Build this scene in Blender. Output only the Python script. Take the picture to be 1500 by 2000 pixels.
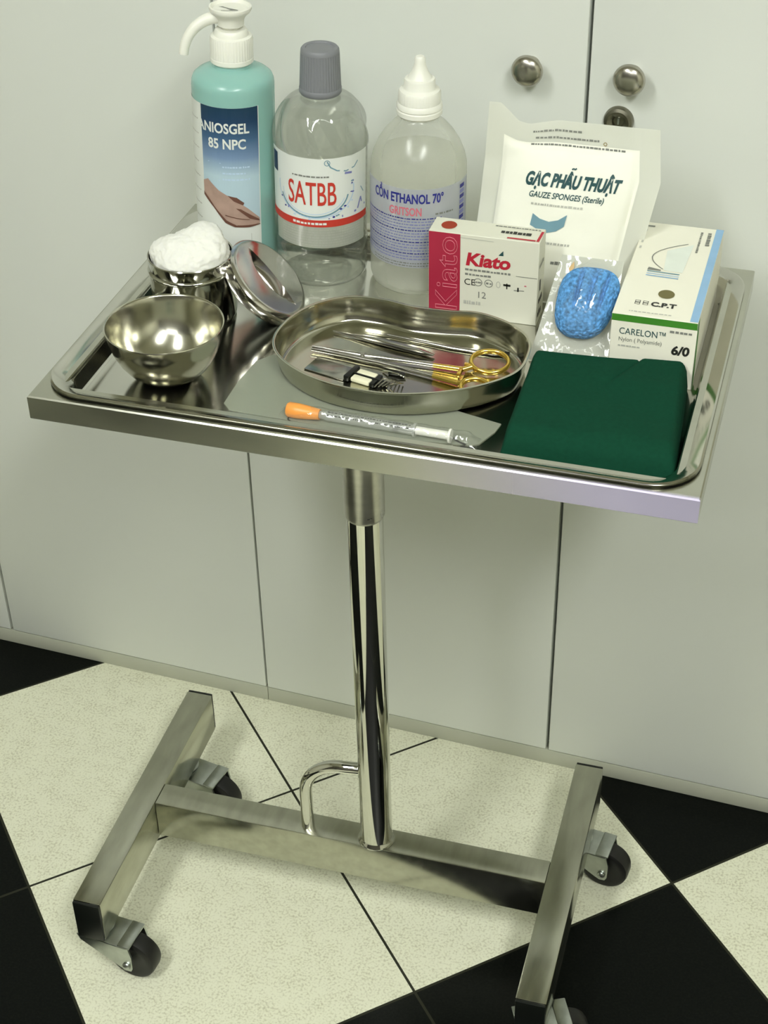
import bpy, bmesh, math, random
from mathutils import Vector, Matrix, noise
random.seed(7)
PI = math.pi
S = bpy.context.scene
for o in list(bpy.data.objects):
    bpy.data.objects.remove(o)
COL = S.collection

# ------------------------------------------------------------------ camera
cam = bpy.data.cameras.new('camera')
cam_o = bpy.data.objects.new('camera', cam)
COL.objects.link(cam_o)
S.camera = cam_o
F_PX, YAW, PITCH, ROLL = 3165.27581, -0.30124, 0.63923, -0.02067
CAM = Vector((0.36813, -1.28102, 1.62261))
fwd = Vector((math.sin(YAW)*math.cos(PITCH), math.cos(YAW)*math.cos(PITCH), -math.sin(PITCH)))
rt0 = Vector((math.cos(YAW), -math.sin(YAW), 0))
up0 = rt0.cross(fwd)
rt = rt0*math.cos(ROLL) + up0*math.sin(ROLL)
up = -rt0*math.sin(ROLL) + up0*math.cos(ROLL)
mw = Matrix((rt, up, -fwd)).transposed().to_4x4()
mw.translation = CAM
cam_o.matrix_world = mw
cam.sensor_fit = 'VERTICAL'
cam.sensor_height = 36.0
cam.lens = 36.0*F_PX/2000
cam.clip_start = 0.02
cam.clip_end = 50

# ------------------------------------------------------------------ world, exposure, ceiling lamps' strength
W = bpy.data.worlds.new('world')
S.world = W
W.use_nodes = True
W.node_tree.nodes['Background'].inputs[0].default_value = (0.8, 0.85, 0.8, 1)
W.node_tree.nodes['Background'].inputs[1].default_value = 0.12
S.view_settings.view_transform = 'Standard'
S.view_settings.look = 'None'
S.view_settings.gamma = 1
S.view_settings.use_curve_mapping = False
S.view_settings.exposure = 0.0
LAMP_COLOR = (0.975, 1.0, 0.97, 1)
LAMPS = [  # x, y, length x, length y, strength
    (-0.60, -1.60, 0.30, 1.20, 33.0),
    (1.00, -1.75, 0.30, 1.20, 45.0),
    (0.2, -2.8, 1.2, 0.3, 13.0),  # added front fill lamp, only there to brighten the cabinets
]
CEIL = 2.65

# ------------------------------------------------------------------ helpers
def lin(h):
    h = h.lstrip('#')
    v = [int(h[i:i+2], 16)/255 for i in (0, 2, 4)]
    return tuple(x/12.92 if x <= 0.04045 else ((x+0.055)/1.055)**2.4 for x in v) + (1,)

MATS = {}
def mat(name, color, rough=0.5, metal=0.0, var=0.06, scale=30.0, bump=0.0, stretch=None, spec=0.5,
        trans=0.0, ior=1.45, sss=0.0, coat=0.0, aniso=0.0, rvar=0.0):
    """procedural principled material: noise drives a small colour variation, roughness and bump"""
    if isinstance(color, str):
        color = lin(color)
    m = bpy.data.materials.new(name)
    m.use_nodes = True
    nt = m.node_tree
    b = nt.nodes['Principled BSDF']
    tc = nt.nodes.new('ShaderNodeTexCoord')
    mp = nt.nodes.new('ShaderNodeMapping')
    if stretch:
        mp.inputs['Scale'].default_value = stretch
    nz = nt.nodes.new('ShaderNodeTexNoise')
    nz.inputs['Scale'].default_value = scale
    nz.inputs['Detail'].default_value = 4
    rp = nt.nodes.new('ShaderNodeValToRGB')
    rp.color_ramp.elements[0].position = 0.3
    rp.color_ramp.elements[1].position = 0.7
    rp.color_ramp.elements[0].color = tuple(max(0, c*(1-var)) for c in color[:3]) + (1,)
    rp.color_ramp.elements[1].color = tuple(min(1, c*(1+var)) for c in color[:3]) + (1,)
    nt.links.new(tc.outputs['Object'], mp.inputs['Vector'])
    nt.links.new(mp.outputs[0], nz.inputs['Vector'])
    nt.links.new(nz.outputs['Fac'], rp.inputs[0])
    nt.links.new(rp.outputs[0], b.inputs['Base Color'])
    b.inputs['Roughness'].default_value = rough
    b.inputs['Metallic'].default_value = metal
    b.inputs['Specular IOR Level'].default_value = spec
    b.inputs['Transmission Weight'].default_value = trans
    b.inputs['IOR'].default_value = ior
    b.inputs['Coat Weight'].default_value = coat
    b.inputs['Anisotropic'].default_value = aniso
    if sss:
        b.inputs['Subsurface Weight'].default_value = sss
        b.inputs['Subsurface Radius'].default_value = (0.01, 0.01, 0.008)
    if rvar:
        mr = nt.nodes.new('ShaderNodeMapRange')
        mr.inputs['To Min'].default_value = max(0.01, rough-rvar)
        mr.inputs['To Max'].default_value = rough+rvar
        nt.links.new(nz.outputs['Fac'], mr.inputs['Value'])
        nt.links.new(mr.outputs[0], b.inputs['Roughness'])
    if bump:
        bp = nt.nodes.new('ShaderNodeBump')
        bp.inputs['Strength'].default_value = bump
        bp.inputs['Distance'].default_value = 0.001
        nt.links.new(nz.outputs['Fac'], bp.inputs['Height'])
        nt.links.new(bp.outputs[0], b.inputs['Normal'])
    MATS[name] = m
    return m

def film(name, tint, opacity, white=(0.8, 0.8, 0.75, 1), rough=0.08, gloss=1.0, bump=0.0, bscale=40, edge=0.0):
    """thin clear plastic: see-through, with some milky body, a sheen by grazing angle and optional crinkle"""
    if isinstance(tint, str): tint = lin(tint)
    if isinstance(white, str): white = lin(white)
    m = bpy.data.materials.new(name)
    m.use_nodes = True
    nt = m.node_tree
    N, L = nt.nodes, nt.links
    N.remove(N['Principled BSDF'])
    out = N['Material Output']
    tr = N.new('ShaderNodeBsdfTransparent'); tr.inputs[0].default_value = tint
    df = N.new('ShaderNodeBsdfDiffuse'); df.inputs[0].default_value = white
    tl = N.new('ShaderNodeBsdfTranslucent'); tl.inputs[0].default_value = white
    gl = N.new('ShaderNodeBsdfGlossy'); gl.inputs['Roughness'].default_value = rough
    a = N.new('ShaderNodeMixShader'); a.inputs[0].default_value = 0.4
    L.new(df.outputs[0], a.inputs[1]); L.new(tl.outputs[0], a.inputs[2])
    b = N.new('ShaderNodeMixShader')
    L.new(tr.outputs[0], b.inputs[1]); L.new(a.outputs[0], b.inputs[2])
    lw = N.new('ShaderNodeLayerWeight'); lw.inputs[0].default_value = 0.35
    op = N.new('ShaderNodeMath'); op.operation = 'MULTIPLY_ADD'; op.use_clamp = True
    L.new(lw.outputs['Facing'], op.inputs[0]); op.inputs[1].default_value = edge; op.inputs[2].default_value = opacity
    L.new(op.outputs[0], b.inputs[0])
    fr = N.new('ShaderNodeLayerWeight'); fr.inputs[0].default_value = 0.5
    pw = N.new('ShaderNodeMath'); pw.operation = 'POWER'; pw.inputs[1].default_value = 4.0
    L.new(fr.outputs['Facing'], pw.inputs[0])
    mu = N.new('ShaderNodeMath'); mu.operation = 'MULTIPLY_ADD'; mu.inputs[1].default_value = 0.55*gloss; mu.inputs[2].default_value = 0.045*gloss; mu.use_clamp = True
    L.new(pw.outputs[0], mu.inputs[0])
    c = N.new('ShaderNodeMixShader')
    L.new(mu.outputs[0], c.inputs[0]); L.new(b.outputs[0], c.inputs[1]); L.new(gl.outputs[0], c.inputs[2])
    L.new(c.outputs[0], out.inputs['Surface'])
    if bump:
        tc = N.new('ShaderNodeTexCoord')
        nz = N.new('ShaderNodeTexNoise'); nz.inputs['Scale'].default_value = bscale
        L.new(tc.outputs['Object'], nz.inputs['Vector'])
        bp = N.new('ShaderNodeBump'); bp.inputs['Strength'].default_value = bump; bp.inputs['Distance'].default_value = 0.004
        L.new(nz.outputs['Fac'], bp.inputs['Height'])
        L.new(bp.outputs[0], gl.inputs['Normal']); L.new(bp.outputs[0], fr.inputs['Normal'])
    MATS[name] = m
    return m

ORIGIN = {}
def thing(name, label, cat, loc, group=None):
    o = bpy.data.objects.new(name, None)
    o.empty_display_size = 0.05
    COL.objects.link(o)
    o.location = loc
    ORIGIN[o.name] = Vector(loc)
    tag(o, label, cat, group)
    return o

def tag(o, label, cat, group=None):
    o['label'] = label
    o['category'] = cat
    if group: o['group'] = group
    return o

class B:
    """bmesh collector in world coordinates with material slots"""
    def __init__(s):
        s.bm = bmesh.new(); s.mats = []
    def mi(s, m):
        if m not in s.mats: s.mats.append(m)
        return s.mats.index(m)
    def add(s, verts, faces, m):
        i = s.mi(m)
        vs = [s.bm.verts.new(v) for v in verts]
        for f in faces:
            try:
                fc = s.bm.faces.new([vs[k] for k in f]); fc.material_index = i
            except ValueError:
                pass
        return vs
    def box(s, lo, hi, m, bev=0.0, seg=2, mtx=None):
        i = s.mi(m)
        t = bmesh.new()
        bmesh.ops.create_cube(t, size=1)
        for v in t.verts:
            v.co = Vector([lo[k]+(v.co[k]+0.5)*(hi[k]-lo[k]) for k in range(3)])
        if bev:
            bmesh.ops.bevel(t, geom=t.edges[:], offset=bev, segments=seg, affect='EDGES', profile=0.5)
        if mtx: t.transform(mtx)
        s.merge(t, i)
    def merge(s, t, i):
        t.verts.index_update()
        vs = [s.bm.verts.new(v.co) for v in t.verts]
        for f in t.faces:
            try:
                fc = s.bm.faces.new([vs[v.index] for v in f.verts]); fc.material_index = i
            except ValueError:
                pass
        t.free()
    def lathe(s, prof, m, c=(0, 0, 0), seg=48, mtx=None, rfun=None, caps=True):
        """prof: list of (r, z); closed on axis when r == 0"""
        verts, rows = [], []
        for r, z in prof:
            if r < 1e-7:
                rows.append([len(verts)]); verts.append(Vector((0, 0, z)))
            else:
                row = []
                for k in range(seg):
                    a = 2*PI*k/seg
                    rr = r*(rfun(a, z) if rfun else 1)
                    row.append(len(verts)); verts.append(Vector((rr*math.cos(a), rr*math.sin(a), z)))
                rows.append(row)
        faces = []
        for A, Bq in zip(rows[:-1], rows[1:]):
            for k in range(seg):
                k2 = (k+1) % seg
                a, b_ = A[k % len(A)], A[k2 % len(A)]
                c_, d = Bq[k2 % len(Bq)], Bq[k % len(Bq)]
                f = []
                for x in (a, b_, c_, d):
                    if x not in f: f.append(x)
                if len(f) > 2: faces.append(f)
        M = mtx if mtx else Matrix.Translation(Vector(c))
        return s.add([M @ v for v in verts], faces, m)
    def sweep(s, pts, rad, m, seg=12, closed=False, upv=(0, 0, 1), caps=True):
        """tube along pts; rad: number, (rside, rup) or list of those"""
        pts = [Vector(p) for p in pts]
        n = len(pts)
        verts, faces = [], []
        for i, p in enumerate(pts):
            a = pts[(i-1) % n] if (closed or i > 0) else pts[i]
            b_ = pts[(i+1) % n] if (closed or i < n-1) else pts[i]
            t = (b_-a).normalized()
            u = Vector(upv)
            if abs(t.dot(u)) > 0.95: u = Vector((0, 1, 0)) if abs(t.y) < 0.9 else Vector((1, 0, 0))
            sd = t.cross(u).normalized(); uu = sd.cross(t)
            r = rad[i] if isinstance(rad, list) else rad
            if not isinstance(r, tuple): r = (r, r)
            for k in range(seg):
                an = 2*PI*k/seg
                verts.append(p+sd*(r[0]*math.cos(an))+uu*(r[1]*math.sin(an)))
        for i in range(n if closed else n-1):
            for k in range(seg):
                a0, a1 = i*seg+k, i*seg+(k+1) % seg
                j = (i+1) % n
                faces.append([a0, a1, j*seg+(k+1) % seg, j*seg+k])
        if caps and not closed:
            faces.append(list(range(seg))[::-1]); faces.append([(n-1)*seg+k for k in range(seg)])
        s.add(verts, faces, m)
    def prism(s, outline, z0, z1, m, mtx=None):
        n = len(outline)
        vs = [Vector((x, y, z0)) for x, y in outline]+[Vector((x, y, z1)) for x, y in outline]
        fs = [list(range(n))[::-1], [n+k for k in range(n)]]+[[k, (k+1) % n, n+(k+1) % n, n+k] for k in range(n)]
        if mtx: vs = [mtx @ v for v in vs]
        s.add(vs, fs, m)
    def grid(s, fn, nu, nv, m, mfun=None, loop_u=False):
        vs = [fn(i/nu, j/nv) for j in range(nv+1) for i in range(nu+1)]
        bmv = [s.bm.verts.new(v) for v in vs]
        for j in range(nv):
            for i in range(nu):
                q = [j*(nu+1)+i, j*(nu+1)+i+1, (j+1)*(nu+1)+i+1, (j+1)*(nu+1)+i]
                mm = mfun((i+.5)/nu, (j+.5)/nv) if mfun else m
                try:
                    f = s.bm.faces.new([bmv[k] for k in q]); f.material_index = s.mi(mm)
                except ValueError:
                    pass

def obj(name, b, parent=None, loc=None, angle=40, smooth=True, weld=0.0, recalc=True, kind=None, mods=None):
    if weld: bmesh.ops.remove_doubles(b.bm, verts=b.bm.verts[:], dist=weld)
    if recalc: bmesh.ops.recalc_face_normals(b.bm, faces=b.bm.faces[:])
    if loc is None:
        xs = [v.co for v in b.bm.verts]
        loc = Vector([(min(v[k] for v in xs)+max(v[k] for v in xs))/2 for k in range(3)])
        if parent is None: loc.z = min(v[2] for v in xs)
    loc = Vector(loc)
    b.bm.transform(Matrix.Translation(-loc))
    me = bpy.data.meshes.new(name)
    b.bm.to_mesh(me); b.bm.free()
    for m in b.mats: me.materials.append(m)
    o = bpy.data.objects.new(name, me)
    COL.objects.link(o)
    if smooth:
        me.shade_smooth()
        me.set_sharp_from_angle(angle=math.radians(angle))
    ORIGIN[o.name] = loc.copy()
    if parent is not None:
        o.parent = parent
        o.location = loc-ORIGIN[parent.name]
    else:
        o.location = loc
    if kind: o['kind'] = kind
    return o

# ---- lettering: text -> triangles in a 2-D frame, mapped on a surface by a function
def text_tris(body, size, bold=0.0, shear=0.0, align='LEFT', spacing=1.0, outline=0.0, xs=1.0):
    cu = bpy.data.curves.new('txt', 'FONT')
    cu.body = body; cu.size = size; cu.shear = shear; cu.align_x = align
    cu.space_character = spacing
    cu.resolution_u = 3
    if outline:
        cu.fill_mode = 'NONE'; cu.bevel_depth = outline; cu.bevel_resolution = 0
    else:
        cu.offset = bold
    o = bpy.data.objects.new('txt', cu)
    COL.objects.link(o)
    dg = bpy.context.evaluated_depsgraph_get()
    dg.update()
    me = o.evaluated_get(dg).to_mesh()
    v = [(p.co.x*xs, p.co.y, p.co.z) for p in me.vertices]
    f = [list(p.vertices) for p in me.polygons]
    o.evaluated_get(dg).to_mesh_clear()
    bpy.data.objects.remove(o); bpy.data.curves.remove(cu)
    return v, f
def put_text(b, fn, body, size, m, x=0, y=0, off=0.0003, **k):
    v, f = text_tris(body, size, **k)
    if k.get('outline'):
        b.add([fn(x+p[0], y+p[1], off+p[2]) for p in v], f, m)
        return
    t = bmesh.new()
    vs = [t.verts.new((x+p[0], y+p[1], 0)) for p in v]
    for q in f:
        try: t.faces.new([vs[i] for i in q])
        except ValueError: pass
    for _ in range(3):
        lg = [e for e in t.edges if e.calc_length() > 0.003]
        if not lg: break
        bmesh.ops.subdivide_edges(t, edges=lg, cuts=1)
        bmesh.ops.triangulate(t, faces=t.faces[:])
    for q in t.verts: q.co = fn(q.co.x, q.co.y, off)
    b.merge(t, b.mi(m))
def put_poly(b, fn, pts, m, off=0.0002):
    b.add([fn(x, y, off) for x, y in pts], [list(range(len(pts)))], m)
def put_area(b, fn, pts, m, off=0.0003, step=0.003):
    """polygon cut small enough to follow a curved surface"""
    t = bmesh.new()
    t.faces.new([t.verts.new((x, y, 0)) for x, y in pts])
    bmesh.ops.triangulate(t, faces=t.faces[:])
    for _ in range(4):
        long = [e for e in t.edges if e.calc_length() > step]
        if not long: break
        bmesh.ops.subdivide_edges(t, edges=long, cuts=1)
        bmesh.ops.triangulate(t, faces=t.faces[:])
    for v in t.verts: v.co = fn(v.co.x, v.co.y, off)
    b.merge(t, b.mi(m))
def put_rect(b, fn, x0, y0, x1, y1, m, off=0.0002, n=8):
    for i in range(n):
        a, c = x0+(x1-x0)*i/n, x0+(x1-x0)*(i+1)/n
        put_poly(b, fn, [(a, y0), (c, y0), (c, y1), (a, y1)], m, off)
def put_ellipse(b, fn, cx, cy, rx, ry, m, off=0.0003, n=28):
    put_poly(b, fn, [(cx+rx*math.cos(2*PI*k/n), cy+ry*math.sin(2*PI*k/n)) for k in range(n)], m, off)
def put_ring(b, fn, cx, cy, r, w, m, off=0.0003, n=24, ry=None, a0=0, a1=2*PI):
    ry = ry or r
    for k in range(n):
        p, q = a0+(a1-a0)*k/n, a0+(a1-a0)*(k+1)/n
        put_poly(b, fn, [(cx+r*math.cos(p), cy+ry*math.sin(p)), (cx+r*math.cos(q), cy+ry*math.sin(q)),
                         (cx+(r-w)*math.cos(q), cy+(ry-w)*math.sin(q)), (cx+(r-w)*math.cos(p), cy+(ry-w)*math.sin(p))], m, off)
def put_line(b, fn, pts, w, m, off=0.0003):
    for (x0, y0), (x1, y1) in zip(pts[:-1], pts[1:]):
        d = math.hypot(x1-x0, y1-y0) or 1
        nx, ny = -(y1-y0)/d*w/2, (x1-x0)/d*w/2
        put_poly(b, fn, [(x0-nx, y0-ny), (x1-nx, y1-ny), (x1+nx, y1+ny), (x0+nx, y0+ny)], m, off)
def put_print(b, fn, x0, y, x1, h, m, off=0.0003, rng=None, lo=0.0012, hi=0.004):
    """a row of illegibly small print: short dashes with word gaps"""
    rng = rng or random
    x = x0
    while x < x1-lo:
        w = min(rng.uniform(lo, hi), x1-x)
        hh = h*rng.uniform(0.75, 1.0)
        put_poly(b, fn, [(x, y), (x+w, y), (x+w, y+hh), (x, y+hh)], m, off)
        x += w+rng.uniform(0.0005, 0.0012)
def flat(o, xa, ya):
    o, xa, ya = Vector(o), Vector(xa).normalized(), Vector(ya).normalized()
    n = xa.cross(ya)
    return lambda x, y, d=0: o+xa*x+ya*y+n*d
def cylmap(c, R, phi0=0.0, rf=None):
    """x runs along the circumference (0 faces the camera, + to its right), y is height above c.z"""
    c = Vector(c)
    cd = Vector((CAM.x-c.x, CAM.y-c.y, 0)).normalized()
    rd = Vector((-cd.y, cd.x, 0))
    def fn(x, y, d=0):
        a = phi0+x/R
        return c+(cd*math.cos(a)+rd*math.sin(a))*(R+d)+Vector((0, 0, y))
    return fn

# ------------------------------------------------------------------ materials
cab_white = mat('cabinet_white', '#dde0d9', 0.42, var=0.015, scale=3, bump=0.02)
cab_edge = mat('cabinet_edge', '#b3b5a4', 0.5, var=0.02)
wall_paint = mat('wall_paint', '#c9c8b6', 0.7, var=0.03, scale=5)
dark_paint = mat('dark_paint', '#4d4a42', 0.6, var=0.08, scale=4)
ceil_paint = mat('ceiling_paint', '#e2e0d2', 0.8, var=0.02)
steel = mat('brushed_steel', (0.56, 0.55, 0.49, 1), 0.30, 1.0, var=0.10, scale=18, stretch=(1, 6, 6), rvar=0.08, bump=0.04)
steel_bar = mat('bar_steel', (0.47, 0.47, 0.39, 1), 0.21, 1.0, var=0.10, scale=22, stretch=(4, 1, 4), rvar=0.05)
steel_pan = mat('pan_steel', (0.56, 0.555, 0.50, 1), 0.13, 1.0, var=0.06, scale=25, rvar=0.05)
chrome = mat('polished_steel', (0.66, 0.66, 0.60, 1), 0.05, 1.0, var=0.03)
bowl_steel = mat('bowl_steel', (0.56, 0.55, 0.46, 1), 0.17, 1.0, var=0.04, scale=40)
dish_steel = mat('dish_steel', (0.52, 0.51, 0.42, 1), 0.15, 1.0, var=0.06, scale=30, rvar=0.04)
lid_steel = mat('lid_steel', (0.62, 0.60, 0.57, 1), 0.16, 1.0, var=0.06, scale=60, rvar=0.06)
can_steel = mat('canister_steel', (0.50, 0.50, 0.44, 1), 0.10, 1.0, var=0.05)
tool_steel = mat('instrument_steel', (0.40, 0.39, 0.35, 1), 0.2, 1.0, var=0.05, scale=80)
zinc = mat('zinc_plate', (0.50, 0.53, 0.50, 1), 0.28, 1.0, var=0.12, scale=60)
gold = mat('gold_plate', (0.86, 0.60, 0.14, 1), 0.2, 1.0, var=0.05)
knob_steel = mat('knob_steel', (0.46, 0.44, 0.38, 1), 0.24, 1.0, var=0.1, scale=90)
lock_steel = mat('lock_steel', (0.22, 0.21, 0.16, 1), 0.3, 1.0, var=0.1)
black_rubber = mat('black_rubber', '#161614', 0.45, var=0.2)
black_plastic = mat('black_plastic', '#0e110e', 0.35, var=0.2)
white_plastic = mat('white_plastic', '#e9e9de', 0.35, var=0.01, sss=0.15)
grey_plastic = mat('grey_plastic', '#7c7e82', 0.45, var=0.03)
gel = mat('turquoise_gel', '#8fbcb3', 0.25, var=0.02, scale=8, sss=0.3)
cotton_m = mat('cotton_wool', '#e6e6de', 0.95, var=0.01, scale=120, bump=0.6, sss=0.3)
green_cloth = mat('green_drape', '#0f3d2b', 0.9, var=0.07, scale=260, bump=0.3, spec=0.1)
card_white = mat('white_card', '#ecead9', 0.5, var=0.012, scale=20)
card_cool = mat('pale_card', '#dcdccb', 0.5, var=0.012, scale=20)
paper_white = mat('white_paper', '#f0f0e2', 0.55, var=0.015, scale=40)
ink_red = mat('red_ink', '#b52034', 0.5, var=0.04)
ink_crimson = mat('crimson_ink', '#a82640', 0.5, var=0.05)
ink_pink = mat('pink_ink', '#d0707e', 0.5)
ink_brown = mat('rust_ink', '#9c3417', 0.5)
ink_black = mat('black_ink', '#23241f', 0.5)
ink_grey = mat('grey_ink', '#7d7f78', 0.5)
ink_pale = mat('pale_grey_ink', '#b9bab0', 0.5)
ink_blue = mat('blue_ink', '#2b2f86', 0.5)
ink_lilac = mat('lilac_ink', '#7c80b4', 0.5)
ink_teal = mat('teal_ink', '#1f4a4c', 0.5)
ink_slate = mat('slate_blue_ink', '#6f95a3', 0.5)
ink_sky = mat('sky_blue_ink', '#8fb6d8', 0.5)
ink_green = mat('green_ink', '#3f8229', 0.5)
ink_olive = mat('olive_ink', '#6a6438', 0.5)
ink_orange = mat('label_red', '#c23a2c', 0.5)
ink_navy = mat('navy_ink', '#152a4c', 0.5)
ink_mist = mat('mist_blue_ink', '#b9cfe2', 0.5)
skin_print = mat('skin_tone_ink', '#ad9284', 0.5, var=0.1, scale=90)
skin_dark = mat('skin_shadow_ink', '#6d4a3d', 0.5)
label_white = mat('label_white', '#dfe3dc', 0.4, var=0.01)
orange_cap = mat('orange_cap', '#f0a04c', 0.35, var=0.02, sss=0.2)
cream_grip = mat('cream_plastic', '#e9e6c8', 0.35, var=0.02)
sponge_m = mat('blue_sponge', '#5a95cb', 0.85, var=0.5, scale=300, bump=0.8)
pet = film('clear_bottle', (0.985, 0.99, 0.98, 1), 0.0, rough=0.04, gloss=1.6, edge=0.50, white=(0.30, 0.32, 0.27, 1))
water = film('bottle_water', (0.975, 0.98, 0.965, 1), 0.0, rough=0.02, gloss=0.3, edge=0.10, white=(0.40, 0.42, 0.37, 1))
ldpe = film('milky_bottle', (0.97, 0.975, 0.96, 1), 0.22, white='#f0f1e6', rough=0.22, gloss=0.7, edge=0.22)
alcohol = film('alcohol_liquid', (0.95, 0.955, 0.935, 1), 0.20, white='#e6e7da', rough=0.3, gloss=0.05)
wrap = film('clear_wrap', (0.98, 0.985, 0.98, 1), 0.06, rough=0.09, gloss=0.9, bump=0.5, bscale=55)
peel_film = film('peel_pouch_film', (0.94, 0.955, 0.93, 1), 0.50, white='#c4c9b8', rough=0.3, gloss=0.6, bump=0.3)
pouch_film = film('gauze_pouch_film', (0.97, 0.975, 0.965, 1), 0.80, white='#f3f4ea', rough=0.2, gloss=1.0, bump=0.25, bscale=25)
clear_pp = film('syringe_plastic', (0.96, 0.97, 0.96, 1), 0.45, white='#e2e5de', rough=0.1, gloss=1.2)

def gel_print():
    m = mat('navy_to_sky_print', '#2a4a6a', 0.4)
    nt = m.node_tree
    b = nt.nodes['Principled BSDF']
    tc = nt.nodes.new('ShaderNodeTexCoord'); sp = nt.nodes.new('ShaderNodeSeparateXYZ')
    rp = nt.nodes.new('ShaderNodeValToRGB')
    mr = nt.nodes.new('ShaderNodeMapRange')
    mr.inputs['From Min'].default_value = 0.0; mr.inputs['From Max'].default_value = 1.0
    nt.links.new(tc.outputs['Generated'], sp.inputs[0]); nt.links.new(sp.outputs['Z'], mr.inputs[0])
    nt.links.new(mr.outputs[0], rp.inputs[0]); nt.links.new(rp.outputs[0], b.inputs['Base Color'])
    el = rp.color_ramp.elements
    el[0].position = 0.42; el[0].color = lin('#b4ccd6')
    el[1].position = 1.0; el[1].color = lin('#16384f')
    e = el.new(0.58); e.color = lin('#7690b0')
    e = el.new(0.74); e.color = lin('#3e5f80')
    e = el.new(0.88); e.color = lin('#1d3c5c')
    return m
gel_label = gel_print()

# ------------------------------------------------------------------ floor
TU = Vector((0.735, 0.678)); TL_ = 0.369; TJ = Vector((0.031, -0.112))
def floor_material():
    m = bpy.data.materials.new('granite_tiles'); m.use_nodes = True
    nt = m.node_tree; N, L = nt.nodes, nt.links
    b = N['Principled BSDF']
    tc = N.new('ShaderNodeTexCoord')
    sp = N.new('ShaderNodeSeparateXYZ'); L.new(tc.outputs['Object'], sp.inputs[0])
    def mth(op, a, c=None, d=None):
        n = N.new('ShaderNodeMath'); n.operation = op
        for k, v in enumerate((a, c, d)):
            if v is None: continue
            if isinstance(v, (int, float)): n.inputs[k].default_value = v
            else: L.new(v, n.inputs[k])
        return n.outputs[0]
    x = mth('SUBTRACT', sp.outputs['X'], TJ.x); y = mth('SUBTRACT', sp.outputs['Y'], TJ.y)
    u = mth('DIVIDE', mth('ADD', mth('MULTIPLY', x, TU.x), mth('MULTIPLY', y, TU.y)), TL_)
    v = mth('DIVIDE', mth('SUBTRACT', mth('MULTIPLY', x, TU.y), mth('MULTIPLY', y, TU.x)), TL_)
    # two-by-two blocks of white and black tiles: white for u in [-1,1], v in [-2,0]
    bu = mth('FLOOR', mth('DIVIDE', mth('ADD', u, 1.0), 2.0)); bv = mth('FLOOR', mth('DIVIDE', mth('ADD', v, 2.0), 2.0))
    black = mth('ABSOLUTE', mth('MODULO', mth('ADD', bu, bv), 2.0))
    def edge(t):
        f = mth('FRACT', t)
        return mth('MINIMUM', f, mth('SUBTRACT', 1.0, f))
    e = mth('MINIMUM', edge(u), edge(v))
    grout = mth('LESS_THAN', e, 0.0045)
    nz = N.new('ShaderNodeTexNoise'); nz.inputs['Scale'].default_value = 330; nz.inputs['Detail'].default_value = 2
    L.new(tc.outputs['Object'], nz.inputs['Vector'])
    nb = N.new('ShaderNodeTexNoise'); nb.inputs['Scale'].default_value = 40; nb.inputs['Detail'].default_value = 5
    L.new(tc.outputs['Object'], nb.inputs['Vector'])
    rp = N.new('ShaderNodeValToRGB')
    rp.color_ramp.elements[0].position = 0.33; rp.color_ramp.elements[0].color = lin('#bfbea4')
    rp.color_ramp.elements[1].position = 0.52; rp.color_ramp.elements[1].color = lin('#dedfc8')
    L.new(mth('ADD', mth('MULTIPLY', nz.outputs['Fac'], 0.75), mth('MULTIPLY', nb.outputs['Fac'], 0.25)), rp.inputs[0])
    rk = N.new('ShaderNodeValToRGB')
    rk.color_ramp.elements[0].position = 0.4; rk.color_ramp.elements[0].color = lin('#060907')
    rk.color_ramp.elements[1].position = 0.7; rk.color_ramp.elements[1].color = lin('#10120f')
    L.new(nz.outputs['Fac'], rk.inputs[0])
    m1 = N.new('ShaderNodeMix'); m1.data_type = 'RGBA'
    L.new(black, m1.inputs['Factor']); L.new(rp.outputs[0], m1.inputs['A']); L.new(rk.outputs[0], m1.inputs['B'])
    m2 = N.new('ShaderNodeMix'); m2.data_type = 'RGBA'
    L.new(grout, m2.inputs['Factor']); L.new(m1.outputs['Result'], m2.inputs['A']); m2.inputs['B'].default_value = lin('#2b2c22')
    L.new(m2.outputs['Result'], b.inputs['Base Color'])
    b.inputs['Roughness'].default_value = 0.32
    b.inputs['Specular IOR Level'].default_value = 0.11
    bp = N.new('ShaderNodeBump'); bp.inputs['Strength'].default_value = 0.25; bp.inputs['Distance'].default_value = 0.002; bp.invert = True
    L.new(grout, bp.inputs['Height']); L.new(bp.outputs[0], b.inputs['Normal'])
    return m
CA = -0.03827; YC = 0.30568                 # the cabinet fronts stand on the line y = YC + CA*x
ROT = math.atan(CA)
ex = Vector((math.cos(ROT), math.sin(ROT), 0)); ey = Vector((-math.sin(ROT), math.cos(ROT), 0))
RM = Matrix((ex, ey, Vector((0, 0, 1)))).transposed().to_4x4()
RM.translation = Vector((0, YC, 0))         # room frame: x along the cabinet fronts, y into them
X0, X1, Y0, Y1 = -2.3, 2.3, -3.3, 0.47
b = B(); b.box((-3.2, -3.9, -0.06), (3.2, 1.1, 0.0), floor_material())
obj('floor', b, loc=(0, 0, 0), kind='structure', smooth=False)
def shell(name, lo, hi, m):
    b = B(); b.box(lo, hi, m, mtx=RM); return obj(name, b, kind='structure', smooth=False)
shell('wall_back', (X0-0.1, Y1, 0), (X1+0.1, Y1+0.1, CEIL), wall_paint)
shell('wall_left', (X0-0.1, Y0, 0), (X0, Y1, CEIL), wall_paint)
shell('wall_right', (X1, Y0, 0), (X1+0.1, Y1, CEIL), wall_paint)
shell('wall_front', (X0-0.1, Y0-0.1, 0), (X1+0.1, Y0, CEIL), dark_paint)
shell('ceiling', (X0-0.1, Y0-0.1, CEIL), (X1+0.1, Y1+0.1, CEIL+0.08), ceil_paint)

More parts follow.
